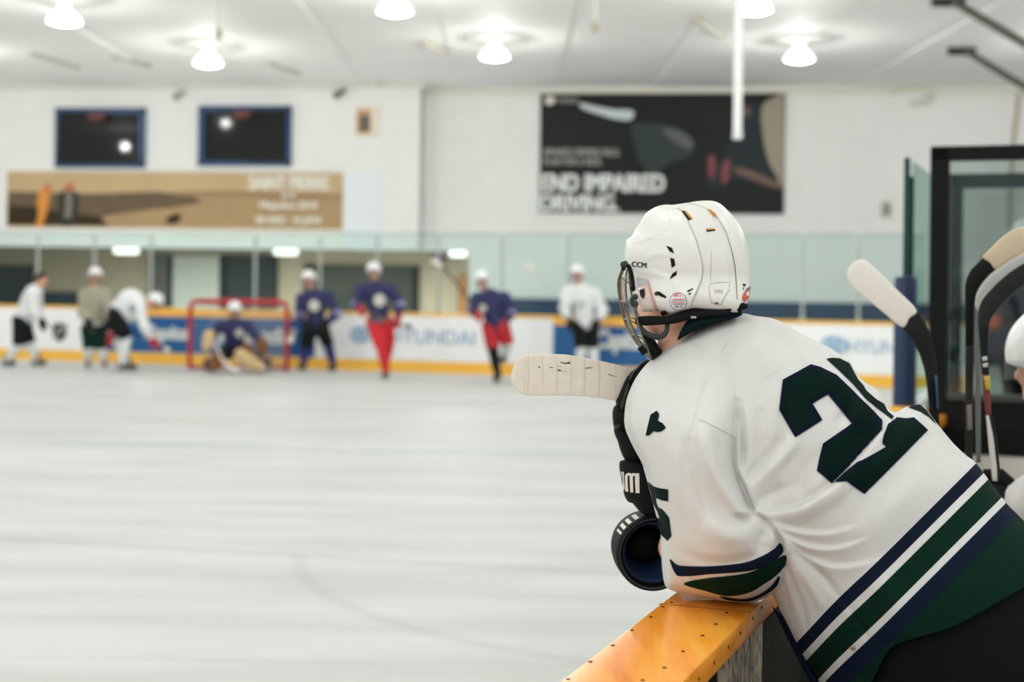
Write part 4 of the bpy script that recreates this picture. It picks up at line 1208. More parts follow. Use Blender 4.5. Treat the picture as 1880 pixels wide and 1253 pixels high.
# ---- helmet
HP = z1([(240,362),(252,345),(274,330),(300,285),(330,240),(370,180),(430,140),(490,125),(540,126),(590,119),(640,112),(700,102),(780,100),(840,118),(900,170),(950,230),(985,290),(1010,370),(1030,460),(1043,560),(1038,640),(1020,735),(985,800),(940,822),(905,815),(850,812),(760,806),(690,800),(620,806),(540,826),(480,822),(452,805),(400,808),(346,808),(326,770),(305,735),(290,660),(275,585),(248,548),(236,500),(234,440),(238,395)])
FRONT = z1([(0,300),(200,60),(430,60),(520,95),(560,122),(600,165),(645,240),(690,350),(716,445),(732,530),(726,600),(694,680),(668,735),(655,780),(650,900),(0,900)])
BACKR = z1([(600,60),(636,112),(700,122),(760,150),(830,215),(880,300),(915,410),(937,520),(947,640),(952,740),(955,900),(1300,900),(1300,0),(700,0)])
PLATE = z1([(787,420),(800,402),(845,402),(862,425),(895,520),(905,600),(900,622),(782,622)])
LATCH = z1([(780,634),(898,622),(900,668),(858,740),(845,765),(790,752),(775,690)])
EARF = z1([(604,690),(640,660),(690,650),(720,640),(690,700),(668,745),(655,800),(560,840),(620,760)])
dH = Dome(HP, True, g=1.2)
Pf, Pb, Pp, Pl, Pe = [dens(q, 2, False) for q in (FRONT, BACKR, PLATE, LATCH, EARF)]
def soft(poly, p, w):
    d = bdist(poly, p); s = np.where(inside(poly, p), d, -d); return sstep(s, -w, w)
HST = strokes([(z1([(505,165),(535,215),(537,262),(512,312),(430,322)]), 3.0, -.0012, 'g'), (z1([(300,290),(390,330),(430,322)]), 3.5, .0012, 'g'),
    (z1([(245,362),(330,355),(430,322)]), 4, .0015, 'g'), (z1([(820,122),(900,200),(960,330),(995,470),(1005,600)]), 6, .003, 'g'),
    (z1([(780,150),(860,240),(920,380),(950,520)]), 3.5, .002, 'g'), (z1([(700,180),(760,230),(800,270)]), 2.5, -.0012, 'g'), (z1([(640,200),(710,250),(770,300)]), 2.5, -.0010, 'g'),
    (z1([(370,470),(440,440),(520,450)]), 6, .0015, 'g'), (z1([(280,560),(380,560),(520,600),(600,700)]), 6, .0015, 'g')])
def hdisp(p):
    return .0045 * soft(Pf, p, 1.4) + .005 * soft(Pb, p, 1.6) + .0016 * soft(Pp, p, 1.5) + .0022 * soft(Pl, p, 1.0) + .001 * soft(Pe, p, 1.5) + HST(p)
helmet, BH = inflate('helmet', HP, lambda x, y: Yp(x, y) - .055 * sstep(y, 500, 575), .10, .14, [M_shell], pl_, step=2.3, disp=hdisp, dome=dH, bvh=True, fade=1.5)
def hd(name, pts, m, off=.0012, par=None, sm=False, st=2.0): return decal(name, z1(pts), BH, m, par or helmet, off, st, sm)
for q in ([(498,388),(536,402),(547,438),(520,424)], [(524,465),(549,472),(557,512),(534,530)], [(566,547),(563,575),(520,604),(535,570)]): hd('vent', q, M_vent)
for q in ([(632,676),(668,660),(670,667),(634,686)], [(640,692),(660,690),(654,698),(644,703)]): hd('vent', q, M_vent)
hd('vent', [(595,165),(622,168),(660,207),(663,218),(640,228)], M_vent); hd('vent', [(610,165),(632,172),(663,208),(655,222),(630,190)], M_venty, .002)
hd('vent', [(762,152),(782,158),(812,182),(824,205),(800,202),(778,178)], M_venty); hd('vent', [(753,280),(805,278),(813,292),(757,299)], M_vent); hd('vent', [(755,281),(804,279),(808,286),(757,290)], M_venty, .002)
for q in ([(987,630),(1004,634),(1002,648),(988,644)], [(988,655),(994,657),(992,670),(987,668)]): hd('vent', q, M_vent)
hd('slot', [(808,752),(830,751),(830,758),(810,759)], M_vent)
M_groove = mat('helmet_groove', (176, 168, 152), .5); M_groove2 = mat('helmet_groove_dark', (112, 104, 92), .6)
def hl(pts, w, m): decal('groove', band(z1(pts), w), BH, m, helmet, .0009, 1.6)
hl([(640,240),(690,352),(716,445),(731,530),(725,600),(694,680),(668,735),(656,790)], .9, M_groove)
hl([(556,150),(600,168),(640,240)], .7, M_groove)
hl([(880,300),(915,410),(937,520),(947,640),(952,730)], [.6, .8, 1.4, 1.4, 1.0], M_groove2)
hl([(640,118),(700,128),(750,150),(830,218),(880,300)], .8, M_groove)
hl([(778,700),(782,634),(898,622),(896,655)], .9, M_groove); hl([(775,690),(790,752),(845,765),(858,740),(900,668)], .8, M_groove)
hl([(786,420),(782,560),(782,618)], .7, M_groove)
for k in range(4): hd('rib', [(808 + k * 14, 668), (814 + k * 14, 668), (813 + k * 14, 692), (807 + k * 14, 692)], M_groove)
# screw and slot
hd('screw_slot', [(440,680),(455,682),(498,712),(498,724),(470,716),(440,700)], M_vent, .0014)
q, n, _, _ = BH.ray_cast(CAM, (P(*z1([(437,695)])[0], 1.0) - CAM).normalized())
mk('screw', [lathe([(.0045, 0), (.0045, .002), (.001, .0024)], q, n, 14)], M_chin, helmet, smooth=.6)
# lettering on the side
def helm_text(s, corners, m, bold, shear=0.0, off=.0014):
    V, T = text2d(s, bold, shear); c = [np.array(p) for p in z1(corners)]     # bl, br, tl
    return decal_mesh('lettering', [tuple(c[0] + (c[1] - c[0]) * a + (c[2] - c[0]) * b) for a, b in V], T, BH, m, helmet, off)
helm_text('CCM', [(278,521),(372,530),(280,488)], M_vent, .02)
# round certification sticker
cx, cy = 575, 744
def circ(r, n=28, sx=1.0): return [(cx + r * sx * math.cos(t), cy + r * math.sin(t)) for t in np.linspace(0, 2 * math.pi, n, endpoint=False)]
st = hd('sticker', circ(56, 36, .98), mat('sticker_rim', (70, 90, 150), .4), .0010)
hd('sticker_face', circ(52, 36, .98), mat('sticker_white', (236, 234, 232), .4), .0014, st)
M_sred = mat('sticker_red', (214, 92, 70), .5); M_sblu = mat('sticker_blue', (92, 104, 150), .5)
helm_text('HECC', [(545,716),(600,712),(543,695)], M_sred, .03, 0, .002)
for k, (y, x0, x1, m) in enumerate(((728, 540, 615, M_sred), (738, 532, 620, M_sblu), (749, 532, 620, M_sred), (759, 540, 618, M_sblu))):
    hd('sticker_print', [(x0, y), (x1, y - 3), (x1, y + 1), (x0, y + 4)], m, .002, st)
helm_text('06 19', [(556,782),(600,779),(556,768)], M_sblu, .02, 0, .002)
# second sticker at the back
hd('sticker', [(985,735),(982,715),(992,692),(1008,672),(1028,655),(1036,650),(1034,690),(1020,725),(1000,748)], mat('sticker_scarlet', (212, 82, 60), .5), .0012)
hd('sticker', [(1006,690),(1020,672),(1026,690),(1016,712),(1006,708)], mat('sticker_white', (236, 234, 232), .4), .002)
hd('sticker', [(1000,680),(1014,660),(1034,648),(1034,658),(1016,672)], mat('sticker_teal', (60, 110, 130), .4), .002)
# clear ear guard in the face opening
hd('ear_opening', [(306,588),(340,592),(378,600),(400,650),(425,735),(442,802),(390,806),(345,808),(322,745)], mat('ear_guard_pink', (226, 196, 190), .25, coat=.4), .0012)
hd('ear_opening', [(312,592),(372,602),(382,640),(345,640),(318,655)], mat('ear_guard_grey', (176, 184, 186), .25), .002)
hd('ear_opening', [(330,672),(362,664),(364,705),(356,728),(338,712)], M_vent, .0025)
hd('ear_opening', [(345,738),(398,728),(428,800),(352,806)], mat('ear_guard_pale', (232, 216, 210), .25), .002)
hd('ear_opening', [(385,605),(392,640),(420,735),(440,800),(432,800),(408,730),(380,650)], mat('ear_guard_rose', (206, 150, 146), .3), .0028)
# small snap and rear strap anchor
hd('snap', [(470,803),(490,797),(515,822),(480,838),(462,826)], M_strap, .003)
inflate('strap_anchor', z1([(955,722),(985,748),(1022,765),(1015,790),(985,800),(968,828),(930,770)]), lambda x, y: Yp(x, y) - .075, .012, .03, M_strap, helmet, step=2.5, smooth=False)
# straps
inflate('chin_strap', z1([(300,846),(380,836),(470,838),(530,828),(620,800),(680,790),(760,796),(860,796),(912,784),(905,815),(880,832),(760,842),(680,858),(620,868),(560,884),(480,892),(380,898),(310,894),(300,870)]), lambda x, y: Yp(x, y) - .085 + .0007 * np.clip(1180 - x, 0, 40), .006, .012, M_strap, helmet, step=2.5)
mk('buckle', [boxg(P(*z1([(655,852)])[0], 2.86), P(*z1([(690,838)])[0], 2.855))], mat('buckle_metal', (176, 172, 160), .4, .4), helmet)
inflate('chin_loop', band(z1([(322,885),(345,925),(385,955),(440,972),(480,962),(500,930),(506,880)]), [7, 9, 10, 11, 10, 9, 9], 4), lambda x, y: Yp(x, y) - .075, .008, .012, M_chin, helmet, step=2.5, smooth=False)
inflate('chin_cup', z1([(330,915),(360,945),(420,985),(455,1040),(475,1070),(440,1098),(400,1118),(378,1085),(360,1030),(342,970)]), lambda x, y: Yp(x, y) - .02, .035, .05, M_strap, helmet, step=3)
inflate('jaw_pad', z1([(310,890),(330,880),(350,915),(350,960),(330,940)]), lambda x, y: Yp(x, y) - .05, .01, .03, M_strap, helmet, step=2.5)
# cage
cage = mk('cage', [tube([P(*z1([p])[0], 2.99 + d) for p, d in W], .0021, 8, 6) for W in (
    [((236,498),-.01),((208,560),.01),((192,610),.03),((190,650),.04),((203,745),.04),((228,858),.04),((272,955),.03),((335,1042),.01),((398,1112),-.02)],
    [((240,505),.0),((214,570),.03),((198,620),.06),((197,660),.07),((210,745),.07),((236,855),.07),((282,950),.06),((346,1035),.03),((405,1105),.0)],
    [((252,520),-.04),((242,580),-.03),((240,650),-.03),((245,740),-.03),((262,855),-.03),((300,950),-.03),((350,1030),-.03),((392,1100),-.03)],
    [((258,522),-.06),((262,590),-.06),((272,670),-.06),((290,760),-.06),((310,850),-.06),((335,940),-.06),((372,1030),-.05),((402,1108),-.03)],
    [((196,605),.04),((240,592),-.03),((268,600),-.06)], [((205,742),.04),((246,738),-.03),((286,742),-.06)], [((229,858),.04),((262,852),-.03),((308,850),-.06)], [((275,958),.03),((305,950),-.03),((338,945),-.06)],
    [((196,605),.04),((230,610),.12),((280,640),.18)], [((205,742),.04),((240,745),.13),((300,760),.19)], [((229,858),.04),((262,865),.12),((320,890),.18)], [((275,958),.03),((310,965),.1),((350,985),.14)],
    [((232,500),.1),((212,570),.14),((208,650),.16),((222,745),.15),((250,855),.14),((300,955),.1),((370,1045),.05)])], M_wire, helmet, smooth=.8)
mk('cage_rim', [tube([P(*z1([p])[0], 2.92) for p in ((222,545),(228,522),(245,513),(262,525),(278,580),(288,655),(285,668),(276,650))], .0042, 8, 5)], M_vent, helmet, smooth=.8)
for p, r_ in (((222,508),.006),((238,500),.005),((300,716),.006),((302,758),.006)):
    mk('cage_clip', [ellipsoid(P(*z1([p])[0], 2.915), ((r_, 0, 0), (0, .006, 0), (0, 0, r_ * 1.1)), 12, 8)], M_chin, helmet, smooth=.8)
mk('cage_clip', [tube([P(*z1([p])[0], 2.915) for p in ((300,712),(280,725),(282,760),(300,775))], .004, 8, 4)], M_chin, helmet, smooth=.8)
mk('cage_pad', [tube([P(*z1([p])[0], 2.945) for p in ((330,1035),(345,1055),(362,1078))], .0065, 8)], M_strap, cage, smooth=.8)
mk('clear_strip', [tube([P(*z1([p])[0], 3.02) for p in ((228,618),(236,740))], .004, 8)], mat('strip_pink', (206, 180, 172), .4), cage, smooth=.8)

# ---- gloves
def zg(pts): return [(1110 + x / 7.83, 640 + y / 7.83) for x, y in pts]
g1 = empty('glove', PP(1165, 800, .1)); attach(g1, pl_)
g1['label'] = 'black glove held upright beside the jersey'
Yg = lambda x, y: Yp(x, y) + .05
def gp(name, pts, m, d=0.0, hf=.03, hb=.03, sm=True, par=None, st=3, z=zg): return inflate(name, z(pts), lambda x, y: Yg(x, y) + d, hf, hb, m, par or g1, step=st, smooth=sm)
f1 = gp('finger', [(540,190),(580,160),(640,165),(690,185),(640,290),(520,420),(420,520),(360,545),(318,500),(350,380),(430,300)], M_glove)
gp('finger_pad', [(520,205),(550,200),(535,250),(450,330),(400,420),(375,470),(350,455),(365,400),(440,310)], M_glove2, -.022, .012, .01, par=f1)
f2 = gp('finger', [(345,385),(300,450),(250,560),(200,680),(160,765),(180,820),(240,890),(330,900),(390,700),(420,520),(400,440)], M_glove, -.004)
gp('finger_pad', [(325,520),(360,540),(345,620),(300,760),(265,880),(225,860),(245,760),(290,620)], M_glove2, -.028, .010, .01, par=f2)
f3 = gp('finger', [(180,805),(130,850),(112,920),(118,1040),(135,1140),(200,1200),(300,1220),(360,1000),(350,880),(250,840)], M_glove, -.004)
gp('finger_pad', [(205,930),(225,935),(215,1070),(240,1110),(185,1165),(140,1150),(145,1110),(205,1080)], M_glove2, -.026, .010, .01, par=f3)
for i, d in enumerate((.05, .085)):
    gp('finger', [(560 - 20 * i, 230), (620, 215), (650, 300), (430, 560), (380, 800), (260, 1000), (170, 960), (150, 860), (240, 620), (380, 400)], M_glove, d, .018, .018)
gp('thumb', [(470,500),(540,470),(570,560),(520,720),(430,900),(360,960),(350,840),(420,640)], M_glove, -.0, .02, .02)
gp('back_of_hand', [(140,1140),(150,1250),(185,1330),(230,1480),(290,1600),(340,1640),(500,1660),(560,1500),(430,1330),(350,1200),(280,1130)], M_glove)
def zc(pts): return [(1110 + x / 7.83, 800 + y / 7.83) for x, y in pts]
cf, BC = inflate('cuff', zc([(215,385),(260,355),(330,350),(430,370),(560,420),(680,560),(720,760),(760,960),(740,1160),(640,1160),(520,1110),(430,1010),(400,975),(350,962),(305,910),(275,830),(255,700),(215,500)]), lambda x, y: Yg(x, y) - .01, .042, .05, M_glove, g1, step=3, bvh=True)
def glyph(pts): return decal('lettering', zc(pts), BC, M_gw, cf, .0014, 2.5)
glyph([(238,520),(254,520),(252,640),(262,760),(272,790),(262,775),(250,640)])
glyph([(262,522),(282,526),(284,640),(292,740),(286,790),(270,780),(268,640)])
glyph([(297,580),(312,552),(345,540),(372,542),(388,556),(410,542),(445,548),(498,545),(500,660),(505,828),(450,830),(440,700),(436,590),(422,575),(408,600),(412,700),(416,820),(372,815),(366,690),(362,580),(345,572),(334,600),(338,700),(346,812),(302,800),(298,680)])
# lower glove: round flared cuff open towards the player's forearm
c0 = P(1200, 1017, 3.0)
axis = (CAM - c0).normalized(); axis = (axis + Vector((.20, 0, -.20))).normalized()
g2 = empty('glove', c0); attach(g2, pl_); g2['label'] = 'black glove with round blue lined cuff on the rail'
s_ = 3.0 / F
mk('cuff', [lathe([(.056, -.14), (.074, -.10), (.0785, -.06), (.0795, -.015), (.0795, .0), (.077, .006), (.072, .004), (.070, -.006), (.066, -.004), (.063, -.012)], c0, axis, 48)], M_glove, g2, smooth=.9)
mk('liner', [lathe([(.064, -.010), (.060, -.014), (.058, -.03), (.050, -.07), (.040, -.11), (.001, -.125)], c0, axis, 48)], M_liner, g2, smooth=.9)
mk('rim', [lathe([(.071, .004), (.0735, .0065), (.076, .004)], c0, axis, 48)], M_chin, g2, smooth=.9)
bk = c0 - axis * .12
V, Q = surfnet([('c', np.array(bk), np.array(bk - axis * .07 + Vector((0, 0, .005))), .05, .042)], .008); mk('back_of_hand', [(V, Q)], M_glove, g2, smooth=3.14)
kn = bk - axis * .08
up = Vector((0, 0, 1))
for i in range(4):
    b0 = kn + up * (.033 - .022 * i); e0 = b0 - axis * (.045 - .006 * abs(i - 1.3)) + Vector((.012, 0, -.006)); e1 = e0 + Vector((.035, .012, -.01))
    mk('finger', [tube([b0, b0.lerp(e0, .5), e0, e1], [.015, .0145, .013, .010], 10, 4)], M_glove, g2, smooth=1.0)
mk('thumb', [tube([bk + up * .03 + Vector((.03, 0, 0)), bk + up * .05 + Vector((.06, .03, 0)), bk + up * .045 + Vector((.075, .07, 0))], [.017, .015, .011], 10, 4)], M_glove, g2, smooth=1.0)
# white lettering across the top of the round cuff
e1 = Vector((1, 0, 0)); e1 = (e1 - axis * e1.dot(axis)).normalized(); e2 = Vector((0, 0, 1)); e2 = (e2 - axis * e2.dot(axis)).normalized()
for a0, a1 in ((112, 119), (125, 131), (136, 142), (147, 151)):
    Vv = []
    for a in np.linspace(a0, a1, 5):
        d = (e1 * math.cos(math.radians(a)) + e2 * math.sin(math.radians(a))).normalized()
        for h, r_ in ((-.006, .0803), (-.055, .0800)): Vv.append(c0 + d * r_ + axis * h)
    mk('lettering', [(Vv, [(2 * i, 2 * i + 1, 2 * i + 3, 2 * i + 2) for i in range(4)])], M_gw, g2)
M_lt = mat('liner_print', (150, 164, 176), .6)

# ---- socks and skates out of the picture, so that the figure stands on the floor
for dy, kx in ((-.09, 1760), (.12, 1700)):
    kn = PP(kx, 1440, dy); an = Vector((kn.x + .1, kn.y, .24)); to = an + Vector((-.17, .06, -.06))
    V, Q = surfnet([('c', np.array(kn), np.array(an), .085, .058)], .016); mk('sock', [(V, Q)], M_jw, pl_, smooth=3.14)
    V, Q = surfnet([('c', np.array(an + Vector((0, 0, .03))), np.array(an + Vector((.02, 0, -.05))), .056, .05), ('c', np.array(an + Vector((.02, 0, -.05))), np.array(to), .048, .038)], .012)
    sk = mk('skate', [(V, Q)], M_black, pl_, smooth=3.14)
    d = Vector((to.x - an.x, to.y - an.y, 0)).normalized()
    a = Vector((an.x, an.y, .155)) - d * .07; b = Vector((to.x, to.y, .155)) + d * .03
    mk('blade', [tube([a + Vector((0, 0, .02)), a + Vector((0, 0, -.03)), b + Vector((0, 0, -.03)), b + Vector((0, 0, .01))], .006, 6)], M_steel, sk)

# ---- his stick
st_ = empty('hockey_stick', P(1178, 705, 3.08), 'hockey stick with white taped blade held up level with his chin', 'hockey stick')
Yst = lambda x, y: 3.02 + .0 * x + .00025 * (np.asarray(x) - 940)
def zs(pts): return [(920 + x / 5.875, 600 + y / 5.875) for x, y in pts]
BL = zs([(105,560),(112,500),(135,430),(180,360),(240,318),(310,302),(440,298),(560,297),(700,302),(860,330),(1030,362),(1200,398),(1330,432),(1420,456),(1520,490),(1560,600),(1500,760),(1440,830),(1340,815),(1220,797),(1060,770),(880,752),(720,745),(560,742),(420,744),(280,740),(200,715),(145,660),(115,610)])
blade, BB = inflate('blade', BL, Yst, .005, .005, M_tape, st_, step=3.5, bvh=True, power=.25)
M_scuff1 = mat('scuff_black', (52, 50, 48), .8); M_scuff2 = mat('scuff_grey', (150, 142, 130), .8); M_tl = mat('tape_edge', (206, 192, 178), .8)
for i, (x, w) in enumerate(((290,3),(445,2),(600,2),(755,1.6),(900,3),(1060,3),(1235,2),(250,1.2),(880,1.2),(1040,1.2))):
    y0 = 315 if x > 260 else 330
    y0 = y0 + max(0, x - 700) * .17
    decal('tape_edge', band(zs([(x, y0), (x + 4, 540), (x - 3, 728 + max(0, x - 800) * .1)]), w / 3.0, 3), BB, M_tl, blade, .0006, 4)
for pts, w, m in (([(635,385),(660,388),(685,398),(710,395),(745,390)], [1, 1.5, 2, 2, 4], M_scuff1), ([(605,465),(625,472),(645,475)], [1.2, 3, 1], M_scuff1), ([(402,435),(420,440)], [2, 2], M_scuff1), ([(520,440),(560,443)], [1, 1.2], M_scuff1),
               ([(905,452),(940,445),(985,445)], [2, 3, 1.5], M_scuff2), ([(1155,515),(1185,525),(1230,540)], [1.6, 2, 1.2], M_scuff2), ([(645,475),(710,490)], [.8, .6], M_scuff2), ([(610,428),(650,432)], [.8, .8], M_scuff2)):
    decal('scuff', band(zs(pts), w, 4), BB, m, blade, .0008, 2)
a = P(1170, 706, 3.085); b = P(1252, 900, 3.24); c = P(1300, 1010, 3.32)
mk('shaft', [tube([a, P(1190, 735, 3.11), b, c], [.017, .014, .0135, .0135], 8)], M_shaft, st_, smooth=.6)
# ================================================================ other players
PALP = {}
def cloth(name, rgb, r=.8): return mat(name, rgb, r, var=.04, scale=20)
C_white = cloth('cloth_white', (226, 229, 229)); C_navy = cloth('cloth_navy', (38, 42, 84)); C_khaki = cloth('cloth_khaki', (160, 156, 136))
C_black = cloth('cloth_black', (30, 32, 32)); C_red = cloth('cloth_red', (206, 36, 46)); C_blue = cloth('cloth_blue', (38, 46, 110)); C_green = cloth('cloth_green', (20, 52, 42))
C_brown = cloth('glove_brown', (120, 92, 58)); C_redg = cloth('glove_red', (178, 34, 46)); C_tanp = cloth('pad_tan', (206, 178, 134)); C_brp = cloth('pad_brown', (120, 76, 36)); C_dnavy = cloth('cloth_dark_navy', (36, 42, 70))
C_skin = mat('skin_far', (214, 158, 132), .5); C_hair = cloth('hair_dark', (40, 36, 34)); C_helm = mat('helmet_far', (236, 238, 238), .3); C_cage = mat('cage_far', (90, 92, 92), .4, .5)
C_skate = mat('skate_boot', (34, 36, 36), .5); C_blade = mat('skate_blade', (180, 184, 184), .25, .8)

def player(label, Y, J, face, jersey_, pants_, socks_, glove_, helmet_=True, stripe=None, crest=None, vox=.024, s=1.0, seated=False, parent_z=0.0, cuffs=None, group='skaters at the far end of the rink', gloves=(True, True), vis=False, extra=None):
    """J: joint name -> (px, py, dy). L = viewer's right-hand side"""
    q = {k: P(v[0], v[1], Y + (v[2] if len(v) > 2 else 0)) for k, v in J.items()}
    zmin = min(q['aL'].z, q['aR'].z)
    for k in ('aL', 'aR'):
        q[k].z = parent_z + .13 + (max(0, q[k].z - zmin) if not seated else 0)
    face = Vector(face).normalized(); lat = Vector((0, 0, 1)).cross(face).normalized()
    N = lambda v: np.array(v)
    base = (q['aL'] + q['aR']) / 2
    e = empty('person', (base.x, base.y, parent_z), label, 'person', group)
    hd = q['head']; nk = q['neck']; ch = (q['sL'] + q['sR']) / 2; pv = q['pel']
    down = (pv - ch).normalized()
    hips = {}
    ax = (q['sL'] - q['sR']); ax.z *= .3; ax = ax.normalized() if ax.length > .05 else lat
    hips['L'] = q.get('hipL', pv + ax * .10 * s); hips['R'] = q.get('hipR', pv - ax * .10 * s)
    up = (hd - nk).normalized() * .5 + Vector((0, 0, .5)); up.normalize()
    R3 = np.array([face, lat, face.cross(lat)])
    # --- body
    b = [('e', N(hd), (.095 * s, .075 * s, .115 * s), R3), ('c', N(hd + face * .05 * s - up * .07 * s), N(hd + face * .065 * s - up * .085 * s), .045 * s, .035 * s),
         ('c', N(hd + face * .088 * s - up * .0 * s), N(hd + face * .106 * s - up * .03 * s), .012 * s, .016 * s),
         ('c', N(hd - up * .05 * s), N(nk - (hd - nk).normalized() * .05), .055 * s, .06 * s),
         ('c', N(ch), N(pv), .12 * s, .12 * s), ('c', N(q['sL']), N(q['sR']), .06 * s, .06 * s)]
    for sd in 'LR':
        b += [('c', N(q['s' + sd]), N(q['e' + sd]), .055 * s, .042 * s), ('c', N(q['e' + sd]), N(q['h' + sd]), .042 * s, .032 * s)]
        hv = (q['h' + sd] - q['e' + sd]).normalized()
        b += [('c', N(q['h' + sd]), N(q['h' + sd] + hv * .07), .034 * s, .034 * s)]
        b += [('c', N(hips[sd]), N(q['k' + sd]), .085 * s, .06 * s), ('c', N(q['k' + sd]), N(q['a' + sd]), .06 * s, .04 * s)]
        b += [('c', N(q['a' + sd]), N(q['a' + sd] + face * .12 - Vector((0, 0, .03))), .04 * s, .035 * s)]
    V, Q = surfnet(b, vox, .03); bo = mk('body', [(V, Q)], C_skin, e, smooth=3.14)
    el = [ellipsoid(hd + face * .082 * s + lat * (k * .03 * s) + up * .015 * s, (face * .010, lat * .015, up * .010), 8, 6) for k in (-1, 1)]
    mk('eyes', el, C_hair, bo)
    # --- jersey
    j = [('c', N(ch - down * .02), N(ch + down * .12), .155 * s, .165 * s), ('c', N(ch + down * .12), N(pv), .165 * s, .17 * s), ('c', N(q['sL']), N(q['sR']), .105 * s, .105 * s), ('c', N(nk.lerp(ch, .45)), N(ch), .065 * s, .12 * s)] + (extra or [])
    for sd in 'LR':
        hv = (q['h' + sd] - q['e' + sd])
        j += [('c', N(q['s' + sd]), N(q['e' + sd]), .105 * s, .085 * s), ('c', N(q['e' + sd]), N(q['e' + sd] + hv * .75), .085 * s, .07 * s)]
    V, Q = surfnet(j, vox, .05); jo = mk('jersey', [(V, Q)], jersey_, e, smooth=3.14)
    jb = BVHTree.FromPolygons(V, Q)
    if stripe:
        zc = pv - down * .01
        for m_, (h0, h1) in stripe:
            mk('hem_stripe', [tube([zc - down * h0, zc - down * h1], .19 * s, 20)], m_, jo, smooth=.8)
    if cuffs:
        for sd in 'LR':
            hv = (q['h' + sd] - q['e' + sd]); mk('sleeve_stripe', [tube([q['e' + sd] - hv * .1, q['e' + sd] + hv * .2], .098 * s, 14)], cuffs, jo, smooth=.8)
    if crest:
        px, py, r_, m_ = crest
        V2 = [(px + r_ * math.cos(t), py + r_ * 1.05 * math.sin(t)) for t in np.linspace(0, 2 * math.pi, 16, endpoint=False)]
        decal('crest', V2, jb, m_, jo, .012, 3)
    # --- pants, socks, skates
    p = [('c', N(pv), N(pv), .17 * s, .17 * s)]
    for sd in 'LR': p += [('c', N(hips[sd]), N(hips[sd].lerp(q['k' + sd], .85)), .135 * s, .115 * s)]
    V, Q = surfnet(p, vox, .03); mk('pants', [(V, Q)], pants_, e, smooth=3.14)
    for sd, sm_ in zip('LR', socks_ if isinstance(socks_, (list, tuple)) else (socks_, socks_)):
        k, a = q['k' + sd], q['a' + sd]
        V, Q = surfnet([('c', N(k), N(k.lerp(a, .45)), .095 * s, .082 * s), ('c', N(k.lerp(a, .45)), N(a), .082 * s, .06 * s)], vox, .02)
        mk('sock', [(V, Q)], sm_, e, smooth=3.14)
        f2 = Vector((face.x, face.y, 0)).normalized()
        V, Q = surfnet([('c', N(a + Vector((0, 0, .06))), N(a - f2 * .02), .06, .055), ('c', N(a - f2 * .03 - Vector((0, 0, .03))), N(a + f2 * .17 - Vector((0, 0, .045))), .048, .04)], .02, .03)
        sk = mk('skate', [(V, Q)], C_skate, e, smooth=3.14)
        zb = a.z - .125
        mk('blade', [boxg((-.13, -.004, 0), (.17, .004, .06), Matrix(((f2.x, -f2.y, 0, a.x), (f2.y, f2.x, 0, a.y), (0, 0, 1, zb), (0, 0, 0, 1))))], C_blade, sk)
    # --- gloves with fingers
    for sd, on in zip('LR', gloves):
        if not on: continue
        h = q['h' + sd]; hv = (h - q['e' + sd]).normalized()
        sidev = hv.cross(face); sidev = sidev.normalized() if sidev.length > .2 else lat
        gs = [tube([h - hv * .10, h - hv * .03], [.075 * s, .06 * s], 12), tube([h - hv * .04, h + hv * .03, h + hv * .08], [.055 * s, .062 * s, .05 * s], 12)]
        go_ = mk('glove', gs, glove_, e, smooth=.9)
        cur = (face * .4 - Vector((0, 0, 1)) * .6).normalized()
        for i in range(4):
            r0 = h + hv * .07 + sidev * ((i - 1.5) * .028 * s); L_ = .075 - .008 * abs(i - 1.4)
            mk('finger', [tube([r0, r0 + hv * L_ * .6, r0 + hv * L_ + cur * .035], [.019 * s, .018 * s, .015 * s], 8)], glove_, go_, smooth=1.0)
        t0 = h + sidev * .045 * s
        mk('thumb', [tube([t0, t0 + sidev * .03 + hv * .035, t0 + sidev * .025 + hv * .075], [.021 * s, .02 * s, .016 * s], 8)], glove_, go_, smooth=1.0)
    # --- helmet or hair
    if helmet_:
        hc = hd + up * .03 * s - face * .01 * s
        cutn = N((up * .9 - face * .35).normalized()); off = N(hd + up * (.0 if not vis else -.05) * s)
        V, Q = surfnet([('e', N(hc), (.152 * s, .125 * s, .142 * s), np.array([face, lat, face.cross(lat)])), ('c', N(hc + up * .105 * s - face * .08 * s), N(hc + up * .11 * s + face * .05 * s), .03 * s, .03 * s)], vox * .6, .02, cut=lambda p: -((p - off) @ cutn))
        ho = mk('helmet', [(V, Q)], C_helm, e, smooth=.9)
        if vis:
            V2 = []; n = 12
            for zz in (-.02, -.075):
                for i in range(n + 1):
                    t = math.radians(-75 + 150 * i / n); V2.append(hd + face * (.15 * s * math.cos(t)) + lat * (.118 * s * math.sin(t)) + up * ((.035 + zz) * s))
            mk('visor', [(V2, [(i, i + 1, n + 2 + i, n + 1 + i) for i in range(n)])], glass_mat('visor_glass', (240, 246, 248), .08) if 'visor_glass' not in MATS else MATS['visor_glass'], ho)
        ws = []
        for i in range(5):
            t = math.radians(-50 + 25 * i)
            d = face * math.cos(t) + lat * math.sin(t)
            ws.append(tube([hd + d * .125 * s + up * .03 * s, hd + d * .14 * s - up * .04 * s, hd + d * .12 * s - up * .12 * s], .004, 6))
        for zz in (.02, -.04, -.1):
            ws.append(tube([hd + (face * math.cos(t) + lat * math.sin(t)) * .13 * s + up * zz * s for t in np.radians([-70, -35, 0, 35, 70])], .004, 6))
        if not vis: mk('cage', ws, C_cage, ho)
    else:
        V, Q = surfnet([('e', N(hd + up * .03 - face * .02), (.105 * s, .092 * s, .105 * s), np.array([face, lat, face.cross(lat)]))], .014, .02, cut=lambda p: -((p - N(hd + up * .0)) @ N((up * .75 - face * .65).normalized())))
        mk('hair', [(V, Q)], C_hair, e, smooth=3.14)
    return e, q, jo, jb

